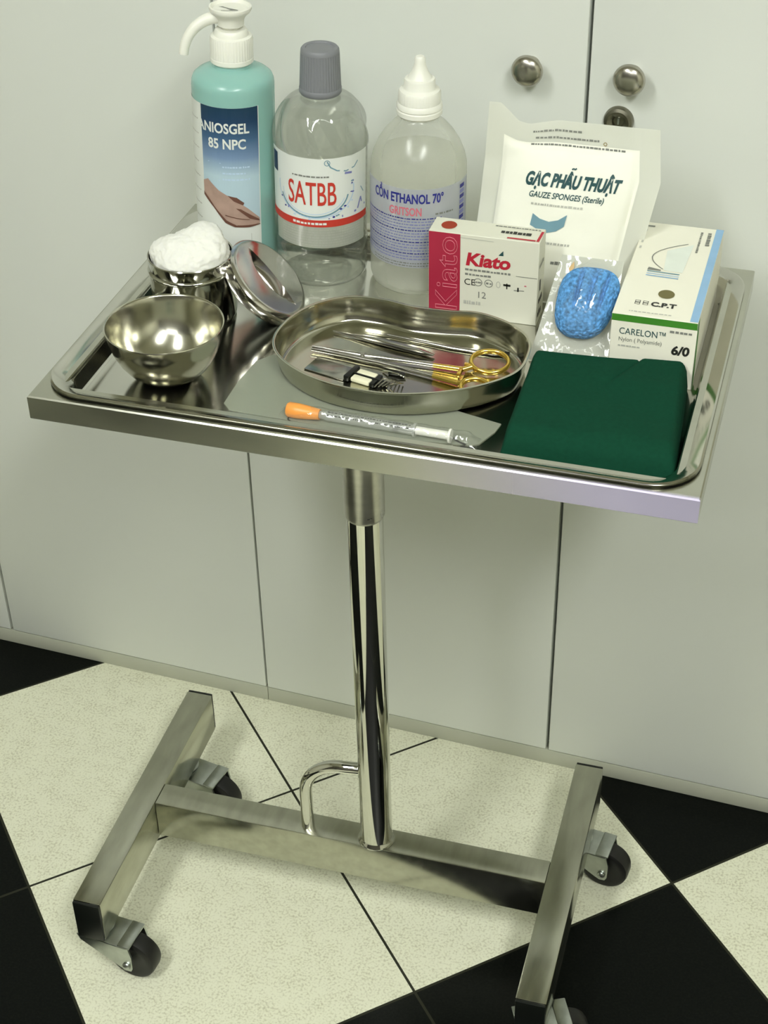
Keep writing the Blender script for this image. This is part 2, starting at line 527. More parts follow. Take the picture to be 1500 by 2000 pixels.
# ------------------------------------------------------------------ ceiling lamps
lamp_frame = mat('lamp_frame', '#d8d8cc', 0.5)
for i, (lx, ly, wx, wy, st) in enumerate(LAMPS):
    t = thing('ceiling_light', ['long ceiling lamp over the left of the room in front of the cabinets',
                                'long ceiling lamp over the right of the room in front of the cabinets',
                                'added fill lamp near the wall opposite the cabinets'][i], 'lamp', (lx, ly, CEIL-0.05), 'ceiling lamps')
    em = bpy.data.materials.new('lamp_diffuser'); em.use_nodes = True
    nt = em.node_tree; nt.nodes.remove(nt.nodes['Principled BSDF'])
    e = nt.nodes.new('ShaderNodeEmission'); e.inputs[0].default_value = LAMP_COLOR; e.inputs[1].default_value = st
    nt.links.new(e.outputs[0], nt.nodes['Material Output'].inputs['Surface'])
    b = B(); b.box((lx-wx/2-.02, ly-wy/2-.02, CEIL-.05), (lx+wx/2+.02, ly+wy/2+.02, CEIL-.0005), lamp_frame, .004)
    obj('frame', b, t)
    b = B(); b.box((lx-wx/2, ly-wy/2, CEIL-.062), (lx+wx/2, ly+wy/2, CEIL-.0505), em)
    obj('diffuser', b, t, smooth=False)

# ------------------------------------------------------------------ cabinets
def rx(x): return (x)/math.cos(ROT)          # world x -> distance along the fronts
CAB_H = 2.05
def cabinet(x0, x1, label, seam, knobs):
    xa, xb, xs = rx(x0), rx(x1), rx(seam)
    base = RM @ Vector(((xa+xb)/2, 0.2, 0))
    t = thing('storage_cabinet', label, 'cabinet', base, 'white cabinets along the wall')
    b = B(); b.box((xa, 0.0195, 0.0255), (xb, 0.45, CAB_H), cab_white, mtx=RM); obj('body', b, t, smooth=False)
    b = B(); b.box((xa, 0.0022, 0.0), (xb, 0.45, 0.0253), cab_edge, 0.001, mtx=RM); obj('plinth', b, t)
    doors = []
    for (a, c) in ((xa+.001, xs-.002), (xs+.002, xb-.001)):
        b = B(); b.box((a, 0, 0.0285), (c, 0.0185, CAB_H), cab_white, 0.0012, mtx=RM)
        doors.append(obj('door', b, t))
    for di, kx, kz in knobs:
        b = B()
        c = RM @ Vector((rx(kx), 0, kz))
        M = RM.copy(); M.translation = c
        M = M @ Matrix.Rotation(PI/2, 4, 'X')       # local z points out of the door
        b.lathe([(0.0085, 0), (0.0085, 0.010), (0.0075, 0.013), (0.0075, 0.015), (0.0145, 0.017), (0.0165, 0.0195),
                 (0.0165, 0.0215), (0.0150, 0.0245), (0.0115, 0.027), (0.006, 0.0285), (0, 0.029)], knob_steel, mtx=M, seg=40)
        obj('knob', b, doors[di])
    return t, doors
cabinet(-1.140, -0.3113, 'white two-door cabinet at the left, its knobs out of sight', -0.7255, [])
cab2, drs = cabinet(-0.3107, 0.518, 'white two-door cabinet behind the trolley with two round knobs and a lock', 0.1037,
                    [(0, 0.045, 0.996), (1, 0.150, 0.998)])
b = B()
M = RM.copy(); M.translation = RM @ Vector((rx(0.139), 0, 0.946))
M = M @ Matrix.Rotation(PI/2, 4, 'X')
b.lathe([(0.0158, 0), (0.0158, 0.003), (0.0146, 0.0062), (0.0115, 0.0075), (0.0105, 0.0062), (0.0062, 0.0050), (0.0052, 0.0015), (0.0, 0.0012)], lock_steel, mtx=M, seg=40)
obj('lock', b, drs[1])
b = B()
b.box((-0.0009, -0.0032, 0.0008), (0.0009, 0.0032, 0.0035), zinc, mtx=M)
lk = obj('keyhole', b, drs[1])

# ------------------------------------------------------------------ instrument trolley
H, D2, W2, FT = 0.84602, 0.20106, 0.30, 0.0245
Z0 = H-0.020                                   # the floor of the tray
PX, PY = -0.0475, -0.001
trolley = thing('instrument_trolley', 'stainless steel instrument trolley on castors in front of the white cabinets', 'trolley', (PX, PY, 0))
# frame of the table: mitred square tube
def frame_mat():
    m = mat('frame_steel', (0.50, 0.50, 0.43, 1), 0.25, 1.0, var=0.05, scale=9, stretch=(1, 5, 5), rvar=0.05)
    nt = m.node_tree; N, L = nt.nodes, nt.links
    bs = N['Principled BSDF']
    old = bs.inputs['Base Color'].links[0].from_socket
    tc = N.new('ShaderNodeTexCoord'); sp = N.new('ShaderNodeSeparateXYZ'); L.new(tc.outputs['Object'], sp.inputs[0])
    # lilac reflection painted into the steel colour, stronger towards the front right corner
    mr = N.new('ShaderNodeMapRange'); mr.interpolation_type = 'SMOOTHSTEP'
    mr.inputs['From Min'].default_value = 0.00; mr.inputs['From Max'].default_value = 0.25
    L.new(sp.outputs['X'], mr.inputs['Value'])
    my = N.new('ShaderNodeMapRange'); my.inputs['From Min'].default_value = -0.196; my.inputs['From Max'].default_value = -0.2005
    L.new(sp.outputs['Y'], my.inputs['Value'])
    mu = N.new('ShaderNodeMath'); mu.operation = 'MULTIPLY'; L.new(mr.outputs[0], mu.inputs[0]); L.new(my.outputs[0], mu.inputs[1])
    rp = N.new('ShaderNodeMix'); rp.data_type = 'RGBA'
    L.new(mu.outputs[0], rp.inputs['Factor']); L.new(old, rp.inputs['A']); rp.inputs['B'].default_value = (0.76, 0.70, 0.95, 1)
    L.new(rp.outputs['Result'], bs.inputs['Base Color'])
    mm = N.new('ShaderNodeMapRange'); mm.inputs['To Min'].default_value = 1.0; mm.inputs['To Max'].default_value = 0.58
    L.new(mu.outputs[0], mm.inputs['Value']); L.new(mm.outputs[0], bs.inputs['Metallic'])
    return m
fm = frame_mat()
b = B()
prof = [(0, 0), (FT, 0), (FT, -FT), (0, -FT)]
c1 = 0.0012
def ring(off, z):
    return [Vector((sx*(W2-off), sy*(D2-off), z)) for sx, sy in ((-1, -1), (1, -1), (1, 1), (-1, 1))]
secs = [(c1, H), (FT-c1, H), (FT, H-c1), (FT, H-FT+c1), (FT-c1, H-FT), (c1, H-FT), (0, H-FT+c1), (0, H-c1)]
rs = [ring(o, z) for o, z in secs]
vs = [v for r in rs for v in r]; fs = []
for i in range(len(rs)):
    j = (i+1) % len(rs)
    for k in range(4):
        fs.append([i*4+k, i*4+(k+1) % 4, j*4+(k+1) % 4, j*4+k])
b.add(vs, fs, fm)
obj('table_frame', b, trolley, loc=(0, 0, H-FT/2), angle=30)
b = B()
b.box((PX-0.03, -D2+FT, H-FT-0.002), (PX+0.03, D2-FT, H-FT+0.0), steel, 0.0)
b.box((PX-0.075, PY-0.03, H-FT-0.006), (PX+0.075, PY+0.03, H-FT-0.002), steel, 0.001)
obj('support_plate', b, trolley)
# pole
ZB = 0.130
def lean_pole(b):
    for v in b.bm.verts: v.co.x -= 0.0045*(v.co.z-ZB)/(H-ZB)

b = B(); b.lathe([(0.0, ZB), (0.0192, ZB), (0.0192, H-FT-0.008), (0, H-FT-0.008)], chrome, (PX, PY, 0), 64)
b.lathe([(0.0192, ZB+0.006), (0.0205, ZB+0.003), (0.0225, ZB+0.0005), (0.0225, ZB)], chrome, (PX, PY, 0), 64)
lean_pole(b); obj('pole', b, trolley)
b = B(); b.lathe([(0.0194, 0.618), (0.0206, 0.620), (0.0212, 0.622), (0.0212, H-FT-0.007), (0.0194, H-FT-0.007)], steel, (PX, PY, 0), 64)
lean_pole(b); obj('sleeve', b, trolley)
# base bars
BY = 0.01316
cb, sb = math.cos(BY), math.sin(BY)
BM = Matrix(((cb, -sb, 0, 0), (sb, cb, 0, 0), (0, 0, 1, 0), (0, 0, 0, 1)))
WB, HB = 0.0347, 0.062
XL, XR, YF, YB, YCB, WCB = -0.3655, 0.16396, -0.18789, 0.18684, -0.01774, 0.03526
def bar(lo, hi, name):
    b = B(); b.box(lo, hi, steel_bar, 0.0012, mtx=BM); return obj(name, b, trolley)
for xx in (XL, XR):
    br = bar((xx, YF+0.003, ZB-HB), (xx+WB, YB-0.003, ZB), 'base_bar')
    for y0, y1 in ((YF-0.001, YF+0.0028), (YB-0.0028, YB+0.001)):
        b = B(); b.box((xx+.0006, y0, ZB-HB+.0006), (xx+WB-.0006, y1, ZB-.0006), black_plastic, 0.001, mtx=BM)
        obj('end_cap', b, br)
bar((XL+WB+.0002, YCB, ZB-HB+0.004), (XR-.0002, YCB+WCB, ZB-0.0005), 'cross_bar')
# bent brace between pole and cross bar
hx = PX-0.0185; hz = 0.2425; bx = -0.1345
pts = [(hx+0.004, PY, hz)]
R_ = 0.052
for k in range(0, 13):
    a = PI/2+PI/2*k/12
    pts.append((bx+R_+R_*math.cos(a), PY-0.003, hz-R_+R_*math.sin(a)))
pts.append((bx, PY-0.003, ZB-0.001))
b = B(); b.sweep(pts, 0.0078, chrome, 16, upv=(0, 1, 0)); obj('brace', b, trolley)
# castors
def castor(px, py, wx, wy):
    """px,py: swivel axis under the bar; wx,wy: wheel centre"""
    d = Vector((wx-px, wy-py, 0)); L_ = d.length; d.normalize(); s = Vector((-d.y, d.x, 0))
    M = Matrix((d, s, Vector((0, 0, 1)))).transposed().to_4x4(); M.translation = Vector((px, py, 0))
    zt = ZB-HB
    WR, HWD, FY = 0.0310, 0.0125, 0.0205       # wheel radius, half width, fork half width
    b = B()
    b.lathe([(0, zt-0.0003), (0.0165, zt-0.0003), (0.019, zt-0.0015), (0.0175, zt-0.0040), (0.013, zt-0.0045), (0, zt-0.0045)], zinc, mtx=M, seg=32)
    b.box((-0.020, -FY, zt-0.0072), (L_+0.004, FY, zt-0.0047), zinc, 0.0008, mtx=M)
    b.box((L_-0.010, -FY+.0002, zt-0.0060), (L_+0.0065, FY-.0002, zt-0.0030), zinc, 0.001, mtx=M)
    for sy in (-1, 1):
        out = [(-0.020, zt-0.0055), (L_+0.0045, zt-0.0055), (L_+0.0080, zt-0.020), (L_+0.0075, 0.028), (L_+0.0050, 0.0225), (L_-0.002, 0.0215), (L_-0.008, 0.0245), (-0.016, zt-0.014)]
        y0, y1 = sorted((sy*FY, sy*(FY-0.0022)))
        vv = [M @ Vector((x, y0, z)) for x, z in out]+[M @ Vector((x, y1, z)) for x, z in out]
        n = len(out)
        b.add(vv, [list(range(n)), [n+k for k in range(n)][::-1]]+[[k, (k+1) % n, n+(k+1) % n, n+k] for k in range(n)], zinc)
    root = obj('castor', b, trolley)
    A = M @ Matrix.Translation((L_, 0, WR)) @ Matrix.Rotation(PI/2, 4, 'X')
    b = B()
    b.lathe([(0, -HWD+.001), (0.020, -HWD+.001), (WR-0.005, -HWD), (WR-0.0012, -HWD+.002), (WR, -0.0065), (WR, 0.0065), (WR-0.0012, HWD-.002), (WR-0.005, HWD), (0.020, HWD-.001), (0, HWD-.001)], black_rubber, mtx=A, seg=56)
    obj('wheel', b, root)
    b = B()
    e = FY
    b.lathe([(0, -e-.0045), (0.0035, -e-.004), (0.0052, -e-.0025), (0.0052, -e-.0003), (0.0028, -e-.0003), (0.0028, e+.0003), (0.0052, e+.0003), (0.0052, e+.0025), (0.0035, e+.004), (0, e+.0045)], zinc, mtx=A, seg=16)
    obj('axle_bolt', b, root)
castor(XL+WB/2+0.001, YF+0.020, -0.303, -0.172)
castor(XL+WB/2-0.001, YB-0.079, -0.300, 0.099)
castor(XR+WB/2+0.001, YF+0.032, 0.215, -0.140)
castor(XR+WB/2-0.002, YB-0.061, 0.218, 0.121)

# ------------------------------------------------------------------ lift-out tray
def rrect(hx_, hy_, r, n=8):
    pts = []
    for cx, cy, a0 in ((hx_-r, hy_-r, 0), (-hx_+r, hy_-r, PI/2), (-hx_+r, -hy_+r, PI), (hx_-r, -hy_+r, 1.5*PI)):
        for k in range(n+1):
            a = a0+PI/2*k/n
            pts.append((cx+r*math.cos(a), cy+r*math.sin(a)))
    return pts
b = B()
levels = [(0.2945, 0.1955, 0.042, H+0.0016), (0.2945, 0.1955, 0.042, H+0.0036), (0.2930, 0.1940, 0.0405, H+0.0044), (0.2915, 0.1925, 0.039, H+0.0038),
          (0.2775, 0.1785, 0.027, H-0.0025), (0.2755, 0.1765, 0.025, H-0.0045), (0.2735, 0.1745, 0.023, Z0+0.004), (0.2720, 0.1730, 0.0215, Z0+0.001), (0.2695, 0.1705, 0.019, Z0)]
rows = [[Vector((x, y, z)) for x, y in rrect(hx_, hy_, r)] for hx_, hy_, r, z in levels]
n = len(rows[0]); vs = [v for r in rows for v in r]; fs = []
for i in range(len(rows)-1):
    for k in range(n):
        fs.append([i*n+k, i*n+(k+1) % n, (i+1)*n+(k+1) % n, (i+1)*n+k])
fs.append([(len(rows)-1)*n+k for k in range(n)])
b.add(vs, fs, steel_pan)
tray = obj('instrument_tray', b, recalc=True, angle=35)
tray.location.z += 0
sm = tray.modifiers.new('thickness', 'SOLIDIFY'); sm.thickness = 0.0006; sm.offset = 0
tag(tray, 'shallow polished steel tray with rounded corners lying in the top of the trolley', 'tray')

# ------------------------------------------------------------------ bottles
def tilt(root, rad_right, rad_toward=0.0):
    """lean a bottle as seen from the front"""
    c = root.location
    cd = Vector((CAM.x-c.x, CAM.y-c.y, 0)).normalized()
    root.rotation_mode = 'QUATERNION'
    root.rotation_quaternion = Matrix.Rotation(-rad_right, 3, -cd).to_quaternion() if False else Matrix.Rotation(rad_right, 3, -cd).to_quaternion()

ZT = Z0+0.0004
# --- gel dispenser
gc = Vector((-0.2212, 0.1244, ZT)); GR = 0.0405
t = thing('hand_gel_bottle', 'turquoise hand gel bottle with white pump at the back left of the tray', 'bottle', gc)
b = B(); b.lathe([(0, 0.002), (0.030, 0.001), (0.037, 0.0), (0.0400, 0.003), (GR, 0.008), (GR, 0.193), (0.0401, 0.1975), (0.0385, 0.2015), (0.0350, 0.2045), (0.028, 0.2080), (0.0195, 0.2110), (0.0180, 0.216), (0, 0.216)], gel, gc, 64)
body = obj('bottle_body', b, t)
fn = cylmap(gc, GR)
b = B()
def gphi(deg): return math.radians(deg)*GR
# white wrap-around label, printed panel in front
put_rect(b, fn, gphi(-125), 0.012, gphi(34), 0.183, label_white, 0.0003, 40)
lab_b = b
x0, x1 = gphi(-52), gphi(32.5)
N_ = 20
b = B()
for i in range(N_):
    a, c = x0+(x1-x0)*i/N_, x0+(x1-x0)*(i+1)/N_
    def low(x):
        s = (x-x0)/(x1-x0)
        return 0.103-0.042*min(1, s*1.6)**0.8 if s < 0.62 else 0.061-0.001*(s-.62)
    b.add([fn(a, low(a), .0005), fn(c, low(c), .0005), fn(c, 0.183, .0005), fn(a, 0.183, .0005)], [[0, 1, 2, 3]], gel_label)
pan_b = b
b = lab_b
put_text(b, fn, 'ANIOSGEL', 0.0142, label_white, gphi(-57), 0.1575, 0.0007, bold=0.00035, xs=0.80)
put_text(b, fn, '85 NPC', 0.0142, label_white, gphi(-40), 0.1415, 0.0007, bold=0.00035, xs=0.82)
for k in range(3):
    put_print(b, fn, gphi(-20), 0.1215-0.0065*k, gphi(18-6*(k % 2)), 0.0018, ink_mist, 0.0007)
put_line(b, fn, [(gphi(-42), 0.126), (gphi(-22), 0.126)], 0.0006, ink_mist, 0.0007)
put_line(b, fn, [(gphi(-42), 0.108), (gphi(-24), 0.108)], 0.0006, ink_mist, 0.0007)
# printed hands
s0, s1 = x0, x1
def hp(pts): return [(x0+(x1-x0)*p, z) for p, z in pts]
for pts, m in (
    ([(0, .104), (.10, .107), (.3, .097), (.55, .089), (.78, .078), (.98, .066), (.99, .060), (.8, .058), (.55, .061), (.4, .066), (.2, .080), (0, .090)], skin_print),
    ([(.45, .0925), (.6, .0905), (.72, .0845), (.70, .082), (.55, .0865)], skin_dark),
    ([(.58, .079), (.66, .078), (.97, .0645), (.98, .0625), (.80, .067)], skin_dark),
    ([(0, .092), (.1, .087), (.25, .0765), (.42, .0655), (.58, .0605), (.99, .0595), (.99, .0585), (.8, .0575), (.55, .0585), (.4, .0625), (.2, .0775), (0, .0885)], skin_dark),
    ([(.40, .0715), (.60, .0685), (.8, .066), (.8, .0653), (.60, .0675), (.40, .0705)], skin_dark)):
    q = hp(pts)
    cxm = sum(p[0] for p in q)/len(q)
    put_area(b, fn, q, m, 0.0008 if m is skin_print else 0.0010)
for k in range(4):
    put_line(b, fn, [(gphi(-40), 0.050-0.0001*k), (gphi(18), 0.050)], 0.0004, ink_pale, 0.0005)
put_line(b, fn, [(gphi(-45), 0.034), (gphi(18), 0.034)], 0.0004, ink_pale, 0.0005)
put_line(b, fn, [(gphi(18), 0.034), (gphi(18), 0.050)], 0.0004, ink_pale, 0.0005)
for zz in (0.165, 0.15, 0.135, 0.12, 0.105, 0.09, 0.075, 0.06, 0.045):
    put_print(b, fn, gphi(-84), zz, gphi(-60), 0.0014, ink_pale, 0.0005)
lab = obj('label', b, t)
obj('picture_panel', pan_b, lab)
b = B()
def ribs(a, z): return 1+0.012*math.cos(44*a)
b.lathe([(0.0, 0.2142), (0.0195, 0.2142), (0.0210, 0.2158), (0.0210, 0.2195), (0.0205, 0.220)], white_plastic, gc, 88)
b.lathe([(0.0205, 0.220), (0.0205, 0.2385), (0.0198, 0.2402), (0.0165, 0.2412), (0.0160, 0.2450), (0.0145, 0.2470), (0.0, 0.2470)], white_plastic, gc, 176, rfun=lambda a, z: ribs(a, z) if 0.2199 < z < 0.239 else 1)
obj('collar', b, t)
b = B()
b.lathe([(0, 0.2471), (0.0085, 0.2471), (0.0085, 0.2500), (0.0125, 0.2505), (0.0130, 0.2560), (0.0150, 0.2600), (0.0190, 0.2635), (0.0205, 0.2665), (0.0202, 0.2685), (0.0185, 0.2688), (0.0165, 0.2660), (0, 0.2655)], white_plastic, gc, 56)
cd = Vector((CAM.x-gc.x, CAM.y-gc.y, 0)).normalized(); rd = Vector((-cd.y, cd.x, 0))
head = obj('pump_head', b, t)
b = B()
npts, nr = [], []
for k in range(15):
    s = k/14
    out = 0.008+0.038*(1-(1-s)**1.55) if s < 1 else 0.046
    drop = 0.0585-0.0345*s**2.0
    npts.append(gc+(-rd)*out*1.0+cd*0.004*s+Vector((0, 0, 0.200+drop)))
    nr.append((0.0062-0.0016*s, 0.0062-0.0016*s))
b.sweep(npts, nr, white_plastic, 16, upv=tuple(cd))
obj('nozzle', b, head)
b = B()
fnt = flat(gc+Vector((0, 0, 0.2656)), rd, -cd)
put_poly(b, fnt, [(-0.011, 0.006), (-0.007, 0.006), (-0.001, 0.0005), (0.008, -0.005), (0.0005, -0.0045), (-0.004, 0.001)], ink_grey, 0.0003)
put_line(b, fnt, [(-0.009, -0.0055), (0.007, -0.0065)], 0.0012, ink_grey, 0.0003)
obj('arrow_mark', b, head, recalc=False)
tilt(t, 0.038)

# --- saline bottle
sc_ = Vector((-0.1311, 0.1296, ZT)); SR = 0.0462
t = thing('saline_bottle', 'clear plastic bottle with a tall grey cap and red lettered label', 'bottle', sc_)
def swirl(a, z):
    if 0.138 < z < 0.183: return 1+0.06*math.sin(9*a+(z-0.138)*90)*math.sin(PI*(z-0.138)/0.045)
    if z < 0.145: 
        # moulded ribs down the sides beside the label
        return 1
    return 1
prof = [(0, 0.004), (0.020, 0.003), (0.034, 0.0), (0.041, 0.001), (0.0452, 0.005), (SR, 0.010), (SR, 0.026), (0.0452, 0.0275), (0.0452, 0.0305), (SR, 0.032), (SR, 0.040),
        (0.0450, 0.0425), (0.0450, 0.0445), (SR-.0006, 0.047), (SR-.0006, 0.140), (SR, 0.142)]
for k in range(1, 15):
    a = k/14
    prof.append((0.0185+(SR-0.0185)*math.cos(a*PI/2)**0.75, 0.142+0.046*math.sin(a*PI/2)**1.1))
prof += [(0.0178, 0.196), (0.0178, 0.199), (0, 0.199)]
b = B(); b.lathe(prof, pet, sc_, 112, rfun=swirl); obj('bottle_body', b, t, angle=60)
b = B()
lp = [(0, 0.006), (0.033, 0.0022), (0.0435, 0.007), (0.0448, 0.012), (0.0438, 0.029), (0.0448, 0.036), (0.0436, 0.0435), (0.0444, 0.048), (0.0444, 0.141)]
for k in range(1, 9):
    a = k/14
    lp.append(((0.0185+(SR-0.0185)*math.cos(a*PI/2)**0.75)*0.955, 0.141+0.046*math.sin(a*PI/2)**1.1))
lp.append((0, lp[-1][1]))
b.lathe(lp, water, sc_, 64); obj('liquid', b, t)
fn = cylmap(sc_, SR, math.radians(4))
sp = lambda d: math.radians(d)*SR
b = B(); put_rect(b, fn, sp(-100), 0.070, sp(64), 0.142, label_white, 0.0004, 48)
put_text(b, fn, 'SATBB', 0.0345, ink_orange, sp(-49), 0.0935, 0.0008, bold=0.00025, xs=0.51)
put_print(b, fn, sp(-42), 0.1225, sp(4), 0.0018, ink_grey, 0.0008)
put_rect(b, fn, sp(-100), 0.0700, sp(64), 0.0775, ink_orange, 0.0007, 40)
put_print(b, fn, sp(-42), 0.0725, sp(2), 0.0026, label_white, 0.0009, lo=0.002)
# splash drawing round the name
rngs = random.Random(3)
put_ring(b, fn, sp(-16), 0.106, sp(46), 0.0016, ink_slate, 0.0006, 40, ry=0.026, a0=PI*1.08, a1=PI*1.95)
put_ring(b, fn, sp(-14), 0.108, sp(52), 0.0012, ink_mist, 0.0006, 40, ry=0.029, a0=PI*0.95, a1=PI*2.05)
put_ring(b, fn, sp(-16), 0.106, sp(42), 0.0008, ink_mist, 0.0006, 40, ry=0.023, a0=PI*1.0, a1=PI*1.9)
for k in range(22):
    a = rngs.uniform(PI*1.0, PI*2.1); rr = rngs.uniform(0.95, 1.1)
    put_ellipse(b, fn, sp(-14)+sp(50)*rr*math.cos(a), 0.107+0.027*rr*math.sin(a), rngs.uniform(.0006, .0018), rngs.uniform(.0005, .0012), rngs.choice([ink_lilac, ink_slate, ink_blue, ink_mist]), 0.0007, 10)
put_line(b, fn, [(sp(2), 0.139), (sp(6), 0.133), (sp(14), 0.129), (sp(26), 0.127), (sp(38), 0.129), (sp(44), 0.134)], 0.0012, ink_slate, 0.0006)
put_line(b, fn, [(sp(24), 0.125), (sp(34), 0.124)], 0.0022, ink_lilac, 0.0007)
put_ring(b, fn, sp(2), 0.1375, 0.003, 0.0007, ink_slate, 0.0006, 16)
put_line(b, fn, [(sp(20), 0.080), (sp(40), 0.0815), (sp(60), 0.084)], 0.0022, ink_lilac, 0.0006)
put_line(b, fn, [(sp(44), 0.083), (sp(50), 0.094), (sp(52), 0.088)], 0.0018, ink_lilac, 0.0006)
put_line(b, fn, [(sp(50), 0.105), (sp(56), 0.098)], 0.001, ink_slate, 0.0006)
put_rect(b, fn, sp(-84), 0.118, sp(-70), 0.138, ink_navy, 0.0007, 4)
for k in range(7):
    put_print(b, fn, sp(-60), 0.0665-0.0028*k, sp(48), 0.0009, ink_pale, 0.0006, rng=rngs)
obj('label', b, t)
b = B(); 
for k in range(9):       # moulded slanting ribs at the right of the label
    put_line(b, cylmap(sc_, SR, math.radians(4)), [(sp(66), 0.060+0.009*k), (sp(86), 0.068+0.009*k)], 0.0018, pet, 0.0009)
obj('grip_ribs', b, t)
b = B(); put_rect(b, fn, sp(-75), 0.047, sp(58), 0.0700, film('label_backing', (0.96, 0.97, 0.95, 1), 0.70, white='#d6dacb', gloss=0.8), 0.0004, 40); obj('lower_label', b, t)
b = B()
b.lathe([(0, 0.1905), (0.0195, 0.1905), (0.0206, 0.192), (0.0206, 0.1958), (0.0199, 0.197)], grey_plastic, sc_, 90)
b.lathe([(0.0199, 0.197), (0.0185, 0.231)], grey_plastic, sc_, 180, rfun=lambda a, z: 1+0.013*math.cos(45*a))
b.lathe([(0.0187, 0.2305), (0.0184, 0.2335), (0.0170, 0.2352), (0.014, 0.2352), (0.0135, 0.2342), (0, 0.2342)], grey_plastic, sc_, 60)
obj('cap', b, t)
tilt(t, 0.028)

# --- alcohol bottle
ec = Vector((-0.0324, 0.1396, ZT)); ER = 0.0475
t = thing('alcohol_bottle', 'milky squeeze bottle with a pointed white dropper cap and blue printed label', 'bottle', ec)
prof = [(0, 0.003), (0.030, 0.002), (0.040, 0.0), (0.0455, 0.004), (ER, 0.011), (ER, 0.120), (0.0470, 0.127), (0.0450, 0.136), (0.0405, 0.147), (0.034, 0.157), (0.027, 0.165), (0.0205, 0.171), (0.018, 0.174), (0.018, 0.180), (0, 0.180)]
b = B(); b.lathe(prof, ldpe, ec, 72); obj('bottle_body', b, t)
b = B(); b.lathe([(0, 0.004), (0.038, 0.002), (0.0455, 0.010), (0.0458, 0.120), (0.0452, 0.127), (0.0438, 0.1335), (0, 0.1335)], alcohol, ec, 64); obj('liquid', b, t)
fn = cylmap(ec, ER)
ep = lambda d: math.radians(d)*ER
lab_m = film('lilac_label', (0.85, 0.86, 0.92, 1), 0.72, white='#cfd2dc', rough=0.2, gloss=0.8)
b = B(); put_rect(b, fn, ep(-88), 0.034, ep(80), 0.118, lab_m, 0.0004, 48)
rngs = random.Random(5)
put_text(b, fn, 'CỒN ETHANOL 70°', 0.0135, ink_blue, ep(-60), 0.1035, 0.0008, bold=0.0004, xs=0.63)
put_text(b, fn, 'GRITSON', 0.0118, ink_pink, ep(-36), 0.0905, 0.0008, bold=0.0003, xs=0.66)
put_print(b, fn, ep(20), 0.1035-0.013, ep(44), 0.0020, ink_grey, 0.0008, rng=rngs)
for k in range(9):
    put_rect(b, fn, ep(56), 0.110-0.0055*k, ep(66), 0.114-0.0055*k, ink_lilac if k % 2 else ink_blue, 0.0008, 3)
put_line(b, fn, [(ep(70), 0.036), (ep(70), 0.116)], 0.0008, ink_lilac, 0.0008)
for k in range(15):
    put_print(b, fn, ep(-80), 0.0865-0.0031*k, ep(28), 0.0013, ink_lilac if k % 4 else ink_blue, 0.0008, rng=rngs)
for k in range(2):
    put_print(b, fn, ep(-62), 0.0385-0.0028*k, ep(34), 0.0013, ink_grey, 0.0008, rng=rngs)
obj('label', b, t)
b = B()
b.lathe([(0, 0.1745), (0.0205, 0.1745), (0.0222, 0.1765), (0.0222, 0.1805), (0.0212, 0.1815), (0.0222, 0.1828), (0.0218, 0.1865), (0.0205, 0.188)], white_plastic, ec, 64)
b.lathe([(0.0205, 0.188), (0.0203, 0.1975), (0.0192, 0.1995), (0.0160, 0.2005), (0.0152, 0.2015), (0.0150, 0.209), (0.0142, 0.2105), (0.0118, 0.2112), (0.0085, 0.2165), (0.0060, 0.2225), (0.0052, 0.2255), (0.0052, 0.2300), (0.0038, 0.2318), (0, 0.2320)], white_plastic, ec, 128, rfun=lambda a, z: 1+0.01*math.cos(40*a) if z < 0.1976 else 1)
obj('dropper_cap', b, t)
tilt(t, 0.016)

# ------------------------------------------------------------------ cotton canister, its lid, the cotton
cc = Vector((-0.2235, 0.0100, ZT)); CR, CH = 0.0425, 0.066
b = B()
b.lathe([(0, 0.0), (0.038, 0.0), (0.0405, 0.002), (0.0412, 0.005), (0.0412, 0.050), (0.0425, 0.0510), (0.0430, 0.0525), (0.0425, 0.0540), (0.0412, 0.0550), (0.0412, 0.0650), (0.0418, 0.0660), (0.0412, 0.0668), (0.0402, 0.0660), (0.0400, 0.004), (0, 0.002)], can_steel, cc, 72)
can = obj('cotton_canister', b, loc=cc)
tag(can, 'round open steel canister behind the bowl, filled with cotton wool', 'canister')
b = B()
t_ = bmesh.new()
bmesh.ops.create_icosphere(t_, subdivisions=6, radius=1)
lumps = [(Vector((-0.9, -0.2, 0.35)), 0.16), (Vector((-0.55, 0.3, 0.9)), -0.16), (Vector((0.30, 0.45, 0.8)), 0.26), (Vector((0.8, -0.1, 0.5)), 0.16), (Vector((-0.1, -0.9, 0.3)), 0.14), (Vector((0.1, -0.4, 0.9)), -0.06)]
for v in t_.verts:
    d = v.co.normalized()
    r = 1.0
    for c, amp in lumps:
        r += amp*math.exp(-(d-c.normalized()).length_squared*5.0)
    r += 0.05*noise.noise(d*3.0)+0.035*noise.noise(d*7)+0.018*noise.noise(d*18)+0.010*noise.noise(d*45)
    p = d*r
    zz = p.z*0.0285 if p.z > 0 else p.z*0.030
    v.co = Vector((p.x*0.0365, p.y*0.0365, zz))+cc+Vector((0.0012, -0.0006, 0.0612))
    rr = math.hypot(v.co.x-cc.x, v.co.y-cc.y)
    if rr > 0.0396 and v.co.z < cc.z+0.0668:
        v.co.x = cc.x+(v.co.x-cc.x)*0.0396/rr; v.co.y = cc.y+(v.co.y-cc.y)*0.0396/rr
b.merge(t_, b.mi(cotton_m))
ct = obj('cotton_wool', b, angle=180)
tag(ct, 'white fluffy wad of cotton wool heaped in the steel canister', 'cotton')
